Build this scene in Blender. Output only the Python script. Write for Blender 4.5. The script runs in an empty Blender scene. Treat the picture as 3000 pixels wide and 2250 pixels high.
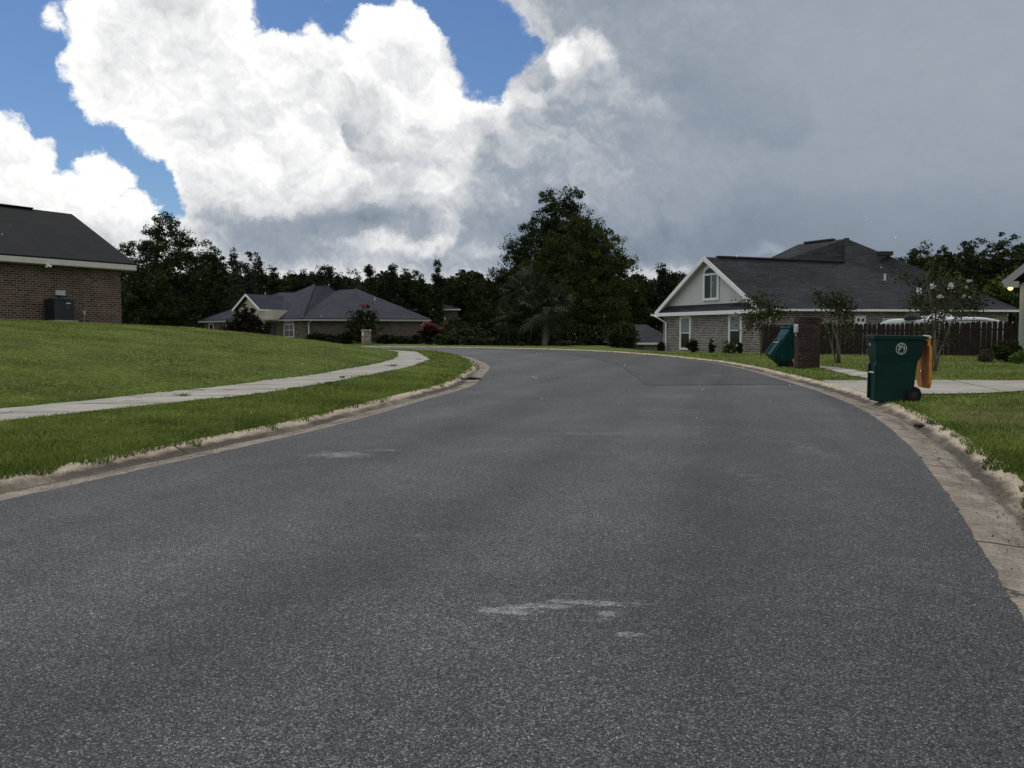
import bpy, math, random
import numpy as np
from mathutils import Vector, Matrix

# ------------------------------------------------------------------ camera, world, sun, exposure
SC = bpy.context.scene
COL = SC.collection
F_PX = 2430.0            # focal length in pixels of a 3000 px wide frame
PITCH = math.radians(3.3)
CAM_H = 1.22

cam_d = bpy.data.cameras.new("camera")
cam_d.sensor_fit = 'HORIZONTAL'
cam_d.sensor_width = 36.0
cam_d.lens = 36.0 * F_PX / 3000.0
cam_d.clip_start = 0.05
cam_d.clip_end = 4000.0
cam = bpy.data.objects.new("camera", cam_d)
COL.objects.link(cam)
cam.location = (0, 0, CAM_H)
cam.rotation_euler = (math.radians(90) - PITCH, 0, 0)
SC.camera = cam

SC.view_settings.view_transform = 'Standard'
SC.view_settings.look = 'None'
SC.view_settings.exposure = 0.0
SC.view_settings.gamma = 1.0

SUN_EL = math.radians(60)
SUN_AZ = math.radians(-40)      # measured from +Y towards +X
sun_dir = Vector((math.sin(SUN_AZ) * math.cos(SUN_EL), math.cos(SUN_AZ) * math.cos(SUN_EL), math.sin(SUN_EL)))
sl = bpy.data.lights.new("sun", 'SUN')
sl.energy = 1.5
sl.angle = math.radians(10)
sl.color = (1.0, 0.96, 0.9)
so = bpy.data.objects.new("sun", sl)
COL.objects.link(so)
so.location = (0, 0, 60)
so.rotation_euler = (-sun_dir).to_track_quat('-Z', 'Y').to_euler()


class NT:
    """small helper for wiring shader nodes"""
    def __init__(self, tree):
        self.t = tree
        self.n = tree.nodes
        self.l = tree.links

    def _in(self, sock, v):
        if v is None:
            return
        if hasattr(v, 'is_linked') or hasattr(v, 'links'):
            self.l.new(v, sock)
        else:
            sock.default_value = v

    def m(self, op, a, b=None, c=None, clamp=False):
        nd = self.n.new('ShaderNodeMath')
        nd.operation = op
        nd.use_clamp = clamp
        for i, v in enumerate((a, b, c)):
            if v is not None:
                self._in(nd.inputs[i], v)
        return nd.outputs[0]

    def v(self, op, a, b=None, c=None, scale=None):
        nd = self.n.new('ShaderNodeVectorMath')
        nd.operation = op
        for i, x in enumerate((a, b, c)):
            if x is not None:
                self._in(nd.inputs[i], x)
        if scale is not None:
            self._in(nd.inputs['Scale'], scale)
        return nd.outputs['Value'] if op in ('DISTANCE', 'LENGTH', 'DOT_PRODUCT') else nd.outputs['Vector']

    def noise(self, vec, scale, detail=4, rough=0.55, dist=0.0):
        nd = self.n.new('ShaderNodeTexNoise')
        if vec is not None:
            self.l.new(vec, nd.inputs['Vector'])
        nd.inputs['Scale'].default_value = scale
        nd.inputs['Detail'].default_value = detail
        nd.inputs['Roughness'].default_value = rough
        nd.inputs['Distortion'].default_value = dist
        return nd

    def voro(self, vec, scale, detail=0, rough=0.5, feature='F1', rnd=1.0):
        nd = self.n.new('ShaderNodeTexVoronoi')
        nd.feature = feature
        self.l.new(vec, nd.inputs['Vector'])
        nd.inputs['Scale'].default_value = scale
        if 'Detail' in nd.inputs:
            nd.inputs['Detail'].default_value = detail
            nd.inputs['Roughness'].default_value = rough
            nd.normalize = detail > 0
        nd.inputs['Randomness'].default_value = rnd
        return nd

    def rng(self, val, a, b, c=0.0, d=1.0, smooth=True):
        nd = self.n.new('ShaderNodeMapRange')
        nd.interpolation_type = 'SMOOTHSTEP' if smooth else 'LINEAR'
        nd.clamp = True
        self._in(nd.inputs['Value'], val)
        nd.inputs['From Min'].default_value = a
        nd.inputs['From Max'].default_value = b
        nd.inputs['To Min'].default_value = c
        nd.inputs['To Max'].default_value = d
        return nd.outputs['Result']

    def ramp(self, val, stops, interp='LINEAR'):
        nd = self.n.new('ShaderNodeValToRGB')
        nd.color_ramp.interpolation = interp
        el = nd.color_ramp.elements
        while len(el) < len(stops):
            el.new(0.5)
        for e, (p, c) in zip(el, stops):
            e.position = p
            e.color = (c[0], c[1], c[2], 1) if not isinstance(c, (int, float)) else (c, c, c, 1)
        self._in(nd.inputs['Fac'], val)
        return nd.outputs['Color']

    def mix(self, fac, a, b, mode='MIX'):
        nd = self.n.new('ShaderNodeMix')
        nd.data_type = 'RGBA'
        nd.blend_type = mode
        nd.clamp_factor = True
        self._in(nd.inputs[0], fac)
        for sock, x in ((nd.inputs[6], a), (nd.inputs[7], b)):
            if isinstance(x, tuple):
                sock.default_value = (x[0], x[1], x[2], 1)
            else:
                self.l.new(x, sock)
        return nd.outputs[2]

    def sep(self, vec):
        nd = self.n.new('ShaderNodeSeparateXYZ')
        self.l.new(vec, nd.inputs[0])
        return nd.outputs

    def comb(self, x, y, z):
        nd = self.n.new('ShaderNodeCombineXYZ')
        for s, q in zip(nd.inputs, (x, y, z)):
            self._in(s, q)
        return nd.outputs[0]


CP, SP = math.cos(PITCH), math.sin(PITCH)


def ray(px, py):
    a, b = (px - 1500) / F_PX, (1125 - py) / F_PX
    return Vector((a, CP + b * SP, -SP + b * CP))


def at(px, py, Y):
    r = ray(px, py)
    return Vector((0, 0, CAM_H)) + r * (Y / r.y)


def onground(px, py, zoff=0.0):
    """meets the gently rising street plane z = 0.004 Y + zoff"""
    r = ray(px, py)
    t = (zoff - CAM_H) / (r.z - 0.004 * r.y)
    p = Vector((0, 0, CAM_H)) + r * t
    return p.x, p.y


def build_world():
    w = bpy.data.worlds.new("World")
    SC.world = w
    w.use_nodes = True
    t = w.node_tree
    t.nodes.clear()
    N = NT(t)
    out = t.nodes.new('ShaderNodeOutputWorld')
    sky = t.nodes.new('ShaderNodeTexSky')
    sky.sky_type = 'NISHITA'
    sky.sun_disc = False
    sky.sun_elevation = SUN_EL
    sky.sun_rotation = SUN_AZ
    sky.air_density = 1.2
    sky.dust_density = 0.0
    sky.ozone_density = 6.0
    bg_sky = t.nodes.new('ShaderNodeBackground')
    t.links.new(N.v('MULTIPLY', sky.outputs[0], (0.80, 0.86, 0.98)), bg_sky.inputs[0])
    bg_sky.inputs[1].default_value = 0.080
    d = t.nodes.new('ShaderNodeTexCoord').outputs['Generated']
    # large and small displacement of the cloud outlines
    n1 = N.noise(d, 7.0, 3, 0.5).outputs['Color']
    n2 = N.noise(d, 30.0, 8, 0.66).outputs['Color']
    w1 = N.v('MULTIPLY', N.v('SUBTRACT', n1, (0.5, 0.5, 0.5)), (0.058, 0.058, 0.058))
    w2 = N.v('MULTIPLY', N.v('SUBTRACT', n2, (0.5, 0.5, 0.5)), (0.040, 0.040, 0.040))
    dw = N.v('ADD', N.v('ADD', d, w1), w2)
    dl = N.v('ADD', N.v('ADD', d, N.v('MULTIPLY', w1, (0.38, 0.38, 0.38))), N.v('MULTIPLY', w2, (1.0, 1.0, 1.0)))
    # cumulus lobes: direction (as a pixel of the photograph's frame) and radius
    lobes = [(500, 40, 222), (400, 190, 165), (560, 250, 215), (690, 470, 182), (440, 330, 82), (872, 350, 220), (950, 262, 80),
             (1000, 360, 220), (1150, 168, 142), (1220, 250, 140), (1390, 440, 155), (1520, 415, 128), (1640, 395, 118),
             (-10, 475, 136), (60, 570, 112), (315, 527, 68), (200, 640, 122), (378, 660, 92), (60, 720, 210), (420, 720, 96),
             (720, 810, 240), (1050, 760, 420), (1715, 175, 112), (1660, -50, 150), (1530, -110, 110), (1840, 30, 245),
             (2300, 250, 645), (1900, 650, 560), (2900, 500, 820), (908, 165, 40), (905, 85, 24), (160, 62, 16), (950, 640, 290), (250, 705, 150),
             (545, 375, 40), (1235, 400, 120), (1120, 330, 115), (1060, 270, 85), (1300, 390, 100)]
    s = None
    for (px, py, r) in lobes:
        c = ray(px, py).normalized()
        rr = r / F_PX
        k = N.m('SUBTRACT', rr, N.v('DISTANCE', dl, tuple(c)))
        s = k if s is None else N.m('MAXIMUM', s, k)
    xyz = N.sep(dw)
    # the part of the dome outside the frame is clouded over
    back = N.m('SUBTRACT', 0.52, N.m('DIVIDE', xyz[1], N.m('ADD', N.m('ABSOLUTE', xyz[2]), 0.25)))
    back2 = N.m('MULTIPLY', N.m('SUBTRACT', xyz[2], 0.50), 1.0)
    s = N.m('MAXIMUM', s, N.m('MAXIMUM', N.m('MULTIPLY', back, 0.2), back2))
    vor = N.voro(dw, 17.0, 3, 0.6).outputs['Distance']
    s2 = N.m('ADD', s, N.m('MULTIPLY', N.m('SUBTRACT', 0.30, vor), 0.060))
    mask = N.rng(s2, -0.003, 0.007)
    # thin veil of small torn shreds in the blue
    shred = N.noise(N.v('MULTIPLY', dw, (1.0, 1.0, 2.4)), 11.0, 5, 0.6).outputs['Fac']
    mask = N.m('MAXIMUM', mask, N.m('MULTIPLY', N.rng(shred, 0.66, 0.80), 0.55))
    # px-like coordinates for the broad light and dark parts of the cloud bank
    yy = N.m('MAXIMUM', xyz[1], 0.12)
    u = N.m('DIVIDE', xyz[0], yy)
    v = N.m('DIVIDE', xyz[2], yy)
    uv = N.comb(u, v, 0.0)
    A = N.rng(u, -0.17, 0.09)
    tone = N.m('MULTIPLY_ADD', A, -0.53, 0.90)
    tone = N.m('SUBTRACT', tone, N.m('MULTIPLY', N.rng(v, 0.10, 0.20, 1.0, 0.0), N.rng(u, -0.42, -0.30, 0.0, 0.24)))
    Lp = Vector((0.30, 0.0, 0.95)).normalized()
    puffs = [(480, 60, 250, .98, .08), (560, 300, 235, .93, .10), (700, 450, 190, .84, .10), (420, 340, 120, .92, .10), (860, 320, 215, .93, .10),
             (590, 262, 66, 1.0, .08), (720, 260, 115, .98, .08), (800, 340, 95, .99, .08), (1150, 170, 165, .98, .08), (1210, 290, 165, .85, .14),
             (1080, 330, 115, .80, .12), (1380, 430, 160, .87, .16), (1500, 400, 120, .80, .16), (1140, 430, 120, .73, .12), (1040, 392, 46, .60, .10),
             (1250, 460, 100, .74, .12), (900, 400, 90, .98, .10), (960, 435, 66, .98, .10), (600, 580, 90, .90, .22), (620, 540, 100, .86, .14),
             (700, 520, 115, .95, .16), (840, 490, 125, .97, .16), (960, 530, 95, .95, .16), (760, 570, 115, .92, .20), (900, 570, 115, .91, .20), (1020, 565, 85, .87, .18),
             (1166, 535, 76, .72, .16), (1110, 600, 96, .68, .16), (1254, 570, 76, .88, .12), (1300, 680, 70, .82, .12), (0, 480, 150, .97, .08), (70, 590, 130, .95, .10),
             (310, 530, 76, .98, .08), (220, 640, 130, .92, .12), (370, 660, 100, .92, .12), (1700, 190, 120, .74, .16), (1640, 150, 60, .93, .08), (1480, 570, 140, .52, .12),
             (1600, 480, 160, .48, .10), (1760, 330, 180, .50, .08), (1800, 560, 170, .44, .07), (2000, 450, 190, .42, .05), (2110, 260, 170, .31, .05), (2290, 340, 110, .29, .05), (1560, 330, 100, .60, .12), (1480, 470, 90, .50, .14), (1690, 600, 110, .44, .10), (1900, 380, 110, .45, .07), (1650, 300, 90, .52, .14), (2010, 560, 120, .40, .06)]
    for (px, py, r, base, amp) in puffs:
        base = base * .93 if base > .65 else base
        c = ray(px, py).normalized()
        rr = r / F_PX
        dv = N.v('SUBTRACT', dw, tuple(c))
        k = N.m('SUBTRACT', rr, N.v('LENGTH', dv))
        mk = N.rng(k, 0.0, rr * .42)
        tn = N.m('MULTIPLY_ADD', N.v('DOT_PRODUCT', dv, tuple(Lp)), amp / rr, base)
        tone = N.m('MULTIPLY_ADD', mk, N.m('SUBTRACT', tn, tone), tone)
    blobs = [(760, 650, 230, 26, -.26),
             (1180, 716, 130, 22, .45), (1000, 655, 170, 32, -.22), (1350, 690, 200, 60, -.12),
             (1480, 285, 150, 26, .14), (1935, 785, 120, 24, .50), (1760, 770, 80, 20, .30), (2290, 742, 70, 14, .30),
             (1500, 400, 60, 90, .10), (700, 700, 300, 30, -.22), (1400, 745, 60, 22, .35), (1020, 740, 420, 22, -.12),
             
             (2000, 640, 500, 90, -.05), (2900, 120, 500, 200, .05)]
    for (px, py, rx, ry, amp) in blobs:
        r = ray(px, py)
        cu, cv = r.x / r.y, r.z / r.y
        q = N.v('MULTIPLY', N.v('SUBTRACT', uv, (cu, cv, 0)), (F_PX / rx, F_PX / ry, 0))
        g = N.m('POWER', 2.718, N.m('MULTIPLY', N.v('DOT_PRODUCT', q, q), -0.7))
        tone = N.m('MULTIPLY_ADD', g, amp, tone)
    # billows: the side of each bulge towards the light is brighter
    Ld = Vector((0.25, 0.0, 1.0)).normalized()

    def relief(sc, det, rough, eps, vec):
        a = N.noise(vec, sc, det, rough).outputs['Fac']
        b = N.noise(N.v('ADD', vec, tuple(Ld * eps)), sc, det, rough).outputs['Fac']
        return N.m('SUBTRACT', a, b)
    va = N.voro(dw, 11.0, 3, 0.55).outputs['Distance']
    vb = N.voro(N.v('ADD', dw, tuple(Ld * 0.012)), 11.0, 3, 0.55).outputs['Distance']
    rel = N.m('ADD', N.m('MULTIPLY', relief(4.5, 5, 0.5, 0.045, dw), 1.7), N.m('MULTIPLY', N.m('SUBTRACT', vb, va), 2.2))
    vc = N.voro(dw, 30.0, 3, 0.6).outputs['Distance']
    vd = N.voro(N.v('ADD', dw, tuple(Ld * 0.006)), 30.0, 3, 0.6).outputs['Distance']
    rel = N.m('ADD', rel, N.m('MULTIPLY', N.m('SUBTRACT', vd, vc), 1.5))
    gain = N.rng(u, -0.02, 0.40, 0.42, 0.08)
    tone = N.m('MULTIPLY_ADD', rel, gain, tone)
    broad = N.noise(d, 3.6, 5, 0.55).outputs['Fac']
    tone = N.m('MULTIPLY_ADD', N.m('SUBTRACT', broad, 0.5), N.rng(u, 0.0, 0.35, 0.16, 0.07), tone)
    # bright rim of the white towers, pale strip along the horizon
    rim = N.m('MULTIPLY', N.rng(s2, 0.0, 0.05, 1.0, 0.0), N.rng(u, -0.02, 0.14, 0.14, 0.06))
    tone = N.m('ADD', tone, rim)
    low = N.m('MULTIPLY', N.rng(v, 0.055, 0.098, 1.0, 0.0), N.rng(u, 0.14, 0.30, 0.26, 0.0))
    tone = N.m('ADD', tone, low)
    over = N.rng(v, 0.45, 0.9)
    tone = N.m('ADD', N.m('MULTIPLY', tone, N.m('SUBTRACT', 1.0, over)), N.m('MULTIPLY', over, 0.76))
    col = N.ramp(tone, [(0.0, (.19, .23, .285)), (0.28, (.27, .32, .385)), (0.45, (.345, .39, .45)), (0.62, (.54, .565, .60)),
                        (0.82, (.78, .785, .80)), (0.97, (.97, .97, .965)), (1.0, (1.04, 1.04, 1.02))])
    bg_c = t.nodes.new('ShaderNodeBackground')
    t.links.new(col, bg_c.inputs[0])
    bg_c.inputs[1].default_value = 1.0
    mx = t.nodes.new('ShaderNodeMixShader')
    t.links.new(mask, mx.inputs[0])
    t.links.new(bg_sky.outputs[0], mx.inputs[1])
    t.links.new(bg_c.outputs[0], mx.inputs[2])
    t.links.new(mx.outputs[0], out.inputs[0])
    w.cycles.sampling_method = 'MANUAL'
    w.cycles.sample_map_resolution = 512


build_world()

# ------------------------------------------------------------------ materials
MATS = {}


def new_mat(name):
    m = bpy.data.materials.new(name)
    m.use_nodes = True
    t = m.node_tree
    N = NT(t)
    b = t.nodes['Principled BSDF']
    MATS[name] = m
    return m, N, b


def setc(N, b, col, rough=0.7, spec=0.3, metal=0.0):
    if isinstance(col, tuple):
        b.inputs['Base Color'].default_value = (*col[:3], 1)
    else:
        N.l.new(col, b.inputs['Base Color'])
    if isinstance(rough, (int, float)):
        b.inputs['Roughness'].default_value = rough
    else:
        N.l.new(rough, b.inputs['Roughness'])
    b.inputs['Specular IOR Level'].default_value = spec
    b.inputs['Metallic'].default_value = metal


def bump(N, b, h, strength=0.3, dist=0.01):
    nd = N.n.new('ShaderNodeBump')
    nd.inputs['Strength'].default_value = strength
    nd.inputs['Distance'].default_value = dist
    N.l.new(h, nd.inputs['Height'])
    N.l.new(nd.outputs[0], b.inputs['Normal'])


def pos(N):
    return N.n.new('ShaderNodeNewGeometry').outputs['Position']


def uvc(N):
    nd = N.n.new('ShaderNodeUVMap')
    nd.uv_map = 'UVMap'
    return nd.outputs[0]


def plain(name, col, rough=0.6, spec=0.3, var=0.15, sc=3.0, metal=0.0, bmp=0.0):
    m, N, b = new_mat(name)
    n = N.noise(pos(N), sc, 5, 0.6).outputs['Fac']
    f = N.rng(n, 0.25, 0.75, 1 - var, 1 + var, False)
    c = N.v('SCALE', tuple(col), scale=f)
    setc(N, b, c, rough, spec, metal)
    if bmp:
        bump(N, b, N.noise(pos(N), 60, 3).outputs['Fac'], bmp, 0.004)
    return m


def asphalt(name, base, warm=1.0, scuffs=True):
    m, N, b = new_mat(name)
    p = pos(N)
    # aggregate stones
    vo = N.voro(p, 178.0, 0, 0.5)
    cell = N.sep(vo.outputs['Color'])[0]
    vo2 = N.voro(p, 105.0)
    cell2 = N.sep(vo2.outputs['Color'])[1]
    stone = N.ramp(cell, [(0.0, 0.20), (0.35, 0.52), (0.68, 0.95), (0.86, 1.5), (0.95, 2.3), (1.0, 3.4)])
    big = N.ramp(cell2, [(0.0, 0.85), (0.90, 1.0), (0.965, 1.25), (1.0, 1.9)])
    mort = N.rng(vo.outputs['Distance'], 0.30, 0.75, 1.08, 0.72)
    patch = N.rng(N.noise(p, 0.55, 5, 0.6).outputs['Fac'], 0.3, 0.7, 0.84, 1.17)
    uvr = N.sep(uvc(N))
    vv = N.m('ADD', uvr[1], N.m('MULTIPLY', N.m('SUBTRACT', N.noise(p, .35, 3).outputs['Fac'], .5), .10))
    band = N.m('COSINE', N.m('MULTIPLY', vv, 6.2832 * 4))
    band = N.m('MULTIPLY_ADD', band, N.rng(N.noise(p, .22, 3).outputs['Fac'], .35, .65, -.02, -.11), 1.0)
    patch2 = N.rng(N.noise(p, 5.0, 4, 0.6).outputs['Fac'], 0.3, 0.7, 0.92, 1.08)
    # wheel tracks, drawn out along the direction of travel
    trk = N.noise(N.v('MULTIPLY', N.v('ADD', p, N.v('MULTIPLY', N.comb(N.sep(p)[1], 0.0, 0.0), (-0.27, 0, 0))), (0.8, 0.05, 1.0)), 1.0, 3, 0.5).outputs['Fac']
    trk = N.rng(trk, 0.35, 0.68, 0.86, 1.2)
    f = N.m('MULTIPLY', N.m('MULTIPLY', stone, big), N.m('MULTIPLY', N.m('MULTIPLY', N.m('MULTIPLY', patch, band), patch2), N.m('MULTIPLY', trk, mort)))
    c = N.v('SCALE', tuple(base), scale=f)
    if scuffs:
        # pale dusty scuffs left on the surface
        spots = [(.0, 3.56, .11, .06, 1.0), (.12, 3.60, .10, .035, .8), (.30, 3.67, .15, .028, .75), (.45, 3.66, .12, .03, .65), (.41, 3.52, .06, .05, .7),
                 (.36, 3.44, .05, .04, .5), (.47, 3.25, .085, .035, .75), (.54, 3.38, .05, .03, .4), (.62, 3.64, .10, .03, .35), (.28, 3.80, .1, .02, .35),
                 (-1.72, 8.2, .35, .25, .55), (-1.35, 8.5, .25, .12, .4), (-.75, 3.62, .14, .05, .32), (1.0, 9.9, 1.1, .22, .30), (2.4, 10.6, 1.0, .18, .26),
                 (0.1, 9.4, .9, .2, .26), (3.1, 8.6, .35, 1.4, .27), (2.0, 7.0, .4, 1.6, .22), (-.6, 4.9, .2, .05, .3), (-1.2, 3.4, .15, .05, .25)]
        sx = None
        pw = N.v('ADD', p, N.v('MULTIPLY', N.v('SUBTRACT', N.noise(p, 4.5, 4, 0.65).outputs['Color'], (.5, .5, .5)), (.24, .17, 0)))
        for (x, y, rx, ry, a) in spots:
            q = N.v('MULTIPLY', N.v('SUBTRACT', pw, (x, y, 0)), (1 / rx, 1 / ry, 0))
            g = N.m('MULTIPLY', N.m('POWER', 2.718, N.m('MULTIPLY', N.v('DOT_PRODUCT', q, q), -0.8)), a)
            sx = g if sx is None else N.m('MAXIMUM', sx, g)
        grain = N.m('MULTIPLY', N.rng(N.noise(p, 70, 3).outputs['Fac'], 0.38, 0.62, 0.3, 1.0), N.rng(cell, 0.1, 0.6, 0.35, 1.0))
        brk = N.m('MULTIPLY', sx, N.rng(N.noise(N.v('MULTIPLY', p, (.7, 1.2, 1)), 16, 6, .75).outputs['Fac'], .32, .66, .15, 1.6))
        c = N.mix(N.m('MULTIPLY', N.rng(brk, .16, .62, 0, .85), grain), c, (0.40, 0.40, 0.39))
    setc(N, b, c, 0.74, 0.34)
    h = N.m('SUBTRACT', N.m('MULTIPLY', cell, 0.5), vo.outputs['Distance'])
    bump(N, b, h, 0.8, 0.007)
    return m


asphalt('asphalt', (0.092, 0.093, 0.096))
asphalt('asphalt_patch', (0.066, 0.066, 0.068), scuffs=False)


def kerb_mat():
    m, N, b = new_mat('kerb_concrete')
    uv = N.sep(uvc(N))
    p = pos(N)
    vv, uu = uv[1], uv[0]
    base = N.ramp(N.noise(p, 2.2, 6, 0.62).outputs['Fac'], [(0.25, (.25, .21, .16)), (0.5, (.37, .315, .24)), (0.75, (.47, .415, .33))])
    # the gutter pan is greyer; grime lies along the flow line with a ragged outline
    wob = N.m('MULTIPLY', N.m('SUBTRACT', N.noise(N.comb(N.m('MULTIPLY', uu, 1.0), vv, 0.0), 1.7, 6, 0.65).outputs['Fac'], 0.5), 0.30)
    vw = N.m('ADD', vv, wob)
    pan = N.rng(vv, 0.50, 0.56, 1.0, 0.0)
    c = N.mix(pan, base, N.ramp(N.noise(p, 3.5, 6, 0.65).outputs['Fac'], [(0.25, (.115, .097, .078)), (0.5, (.215, .185, .148)), (0.75, (.32, .285, .235))]))
    grime = N.m('MULTIPLY', N.rng(vw, 0.45, 0.52), N.rng(vw, 0.60, 0.72, 1.0, 0.0))
    grime = N.m('MULTIPLY', grime, N.rng(N.noise(N.comb(uu, vv, 0.0), 0.55, 4, 0.6).outputs['Fac'], 0.30, 0.50, 0.45, 0.95))
    c = N.mix(grime, c, (.062, .052, .042))
    film = N.m('MULTIPLY', N.rng(vw, 0.12, 0.3), N.rng(N.noise(N.v('MULTIPLY', N.comb(uu, vv, 0.0), (.6, 3, 1)), 1.6, 5, 0.6).outputs['Fac'], 0.44, 0.62, 0.0, 0.75))
    film = N.m('MULTIPLY', film, pan)
    c = N.mix(film, c, (.10, .088, .075))
    # expansion joints and a few cracks
    cell = N.m('FRACT', N.m('DIVIDE', N.m('ADD', uu, N.m('MULTIPLY', N.m('SUBTRACT', N.noise(p, 3, 3).outputs['Fac'], .5), .09)), 3.05))
    j = N.m('MAXIMUM', N.rng(cell, 0.0035, 0.009, 1.0, 0.0), N.rng(cell, 0.991, 0.9965, 0.0, 1.0))
    c = N.mix(N.m('MULTIPLY', j, .9), c, (.035, .03, .025))
    ck = N.voro(N.v('ADD', p, N.v('MULTIPLY', N.noise(p, 5, 3).outputs['Color'], (.25, .25, .25))), 0.9, feature='DISTANCE_TO_EDGE')
    ckm = N.m('MULTIPLY', N.rng(ck.outputs['Distance'], 0.004, 0.012, 1.0, 0.0), N.rng(N.noise(p, .6, 2).outputs['Fac'], .54, .62))
    c = N.mix(ckm, c, (.04, .035, .03))
    sp = N.sep(N.voro(p, 80).outputs['Color'])[0]
    c = N.mix(1.0, c, N.ramp(sp, [(0, .72), (.3, .95), (.8, 1.05), (.97, 1.35), (1, 1.6)]), 'MULTIPLY')
    setc(N, b, c, 0.9, 0.2)
    bump(N, b, N.noise(p, 70, 4, .6).outputs['Fac'], 0.5, 0.006)


kerb_mat()


def slab_mat(name, lo, hi, joint):
    m, N, b = new_mat(name)
    p = pos(N)
    uv = N.sep(uvc(N))
    c = N.ramp(N.noise(p, 1.3, 7, 0.65).outputs['Fac'], [(0.28, lo), (0.72, hi)])
    big = N.rng(N.noise(p, 0.45, 3).outputs['Fac'], .3, .7, .86, 1.08)
    c = N.v('SCALE', c, scale=big)
    spk = N.rng(N.noise(p, 55, 3, .7).outputs['Fac'], .3, .7, .85, 1.12)
    c = N.v('SCALE', c, scale=spk)
    if joint:
        uu = N.m('ADD', uv[0], N.m('MULTIPLY', N.m('SUBTRACT', N.noise(p, 2.5, 4).outputs['Fac'], .5), .10))
        cell = N.m('FRACT', N.m('DIVIDE', uu, joint))
        j = N.m('MAXIMUM', N.rng(cell, (.05 if joint < 2 else .02) / joint, (.08 if joint < 2 else .05) / joint, 1.0, 0.0), N.rng(cell, 1 - (.08 if joint < 2 else .05) / joint, 1 - (.05 if joint < 2 else .02) / joint, 0.0, 1.0))
        j = N.m('MULTIPLY', j, N.rng(N.noise(p, 3.0, 3).outputs['Fac'], .35, .55, .35, 1.0))
        c = N.mix(j, c, (.05, .05, .035))
        ck = N.voro(N.v('ADD', p, N.v('MULTIPLY', N.noise(p, 3, 3).outputs['Color'], (.5, .5, .5))), 0.55, feature='DISTANCE_TO_EDGE')
        ckm = N.m('MULTIPLY', N.rng(ck.outputs['Distance'], 0.003, 0.010, 1.0, 0.0), N.rng(N.noise(p, .5, 2).outputs['Fac'], .54, .6, 0, .8))
        c = N.mix(ckm, c, (.08, .075, .06))
    setc(N, b, c, 0.9, 0.2)
    bump(N, b, N.noise(p, 60, 4, .6).outputs['Fac'], 0.35, 0.005)


slab_mat('sidewalk_concrete', (.255, .245, .212), (.385, .370, .325), 1.55)
slab_mat('drive_concrete', (.25, .235, .205), (.36, .34, .305), 3.4)


def soil_mat():
    m, N, b = new_mat('lawn_ground')
    p = pos(N)
    a = N.noise(p, 0.9, 6, .65).outputs['Fac']
    c = N.ramp(a, [(.28, (.056, .082, .017)), (.5, (.090, .126, .027)), (.72, (.132, .170, .038))])
    fine = N.rng(N.noise(N.v('MULTIPLY', p, (1, .55, 1)), 11.0, 5, .7).outputs['Fac'], .33, .67, .50, 1.36)
    c = N.v('SCALE', c, scale=fine)
    dry = N.rng(N.noise(p, .33, 4, .6).outputs['Fac'], .55, .72, 0, .5)
    c = N.mix(dry, c, (.18, .175, .06))
    setc(N, b, c, .95, .1)
    bump(N, b, N.noise(p, 9, 5, .7).outputs['Fac'], .8, .09)


soil_mat()


def leaf_mat(name, dark, mid, light, trans=0.0):
    m, N, b = new_mat(name)
    at_ = N.n.new('ShaderNodeAttribute')
    at_.attribute_name = 'rnd'
    f = at_.outputs['Fac']
    c = N.ramp(f, [(0.0, dark), (.5, mid), (1.0, light)])
    cl = N.rng(N.noise(pos(N), 0.55, 3).outputs['Fac'], .3, .7, .68, 1.3)
    c = N.v('SCALE', c, scale=cl)
    setc(N, b, c, .75, .04)
    return m


leaf_mat('grass_blade', (.058, .092, .018), (.146, .198, .042), (.262, .308, .078))
leaf_mat('dry_blade', (.16, .16, .055), (.23, .22, .085), (.32, .29, .14))
leaf_mat('oak_leaf', (.014, .022, .009), (.029, .042, .016), (.052, .068, .024))
leaf_mat('olive_leaf', (.018, .027, .008), (.038, .051, .014), (.074, .088, .023))
leaf_mat('pine_leaf', (.013, .020, .010), (.025, .036, .017), (.044, .056, .026))
leaf_mat('wisp_leaf', (.022, .030, .018), (.040, .050, .030), (.065, .075, .045))
leaf_mat('palm_leaf', (.011, .017, .009), (.031, .042, .022), (.115, .132, .09))
leaf_mat('myrtle_leaf', (.018, .026, .010), (.035, .045, .017), (.06, .068, .026))
leaf_mat('bright_leaf', (.04, .065, .015), (.075, .11, .025), (.12, .16, .04))
leaf_mat('dark_shrub', (.010, .015, .007), (.020, .028, .013), (.036, .046, .020))
leaf_mat('red_shrub', (.012, .010, .008), (.022, .017, .012), (.035, .026, .018))
leaf_mat('white_petal', (.42, .42, .42), (.55, .55, .55), (.68, .68, .68))
leaf_mat('red_petal', (.20, .018, .026), (.28, .028, .038), (.36, .04, .055))
leaf_mat('pink_petal', (.24, .05, .075), (.34, .085, .11), (.42, .13, .15))
leaf_mat('straw_leaf', (.045, .040, .022), (.075, .066, .036), (.11, .10, .06))
plain('bark', (.055, .046, .036), .9, .1, .35, 9, bmp=.6)
plain('pale_bark', (.13, .115, .095), .85, .15, .3, 9)
plain('palm_bark', (.17, .16, .14), .95, .1, .55, 14, bmp=.8)


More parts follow.
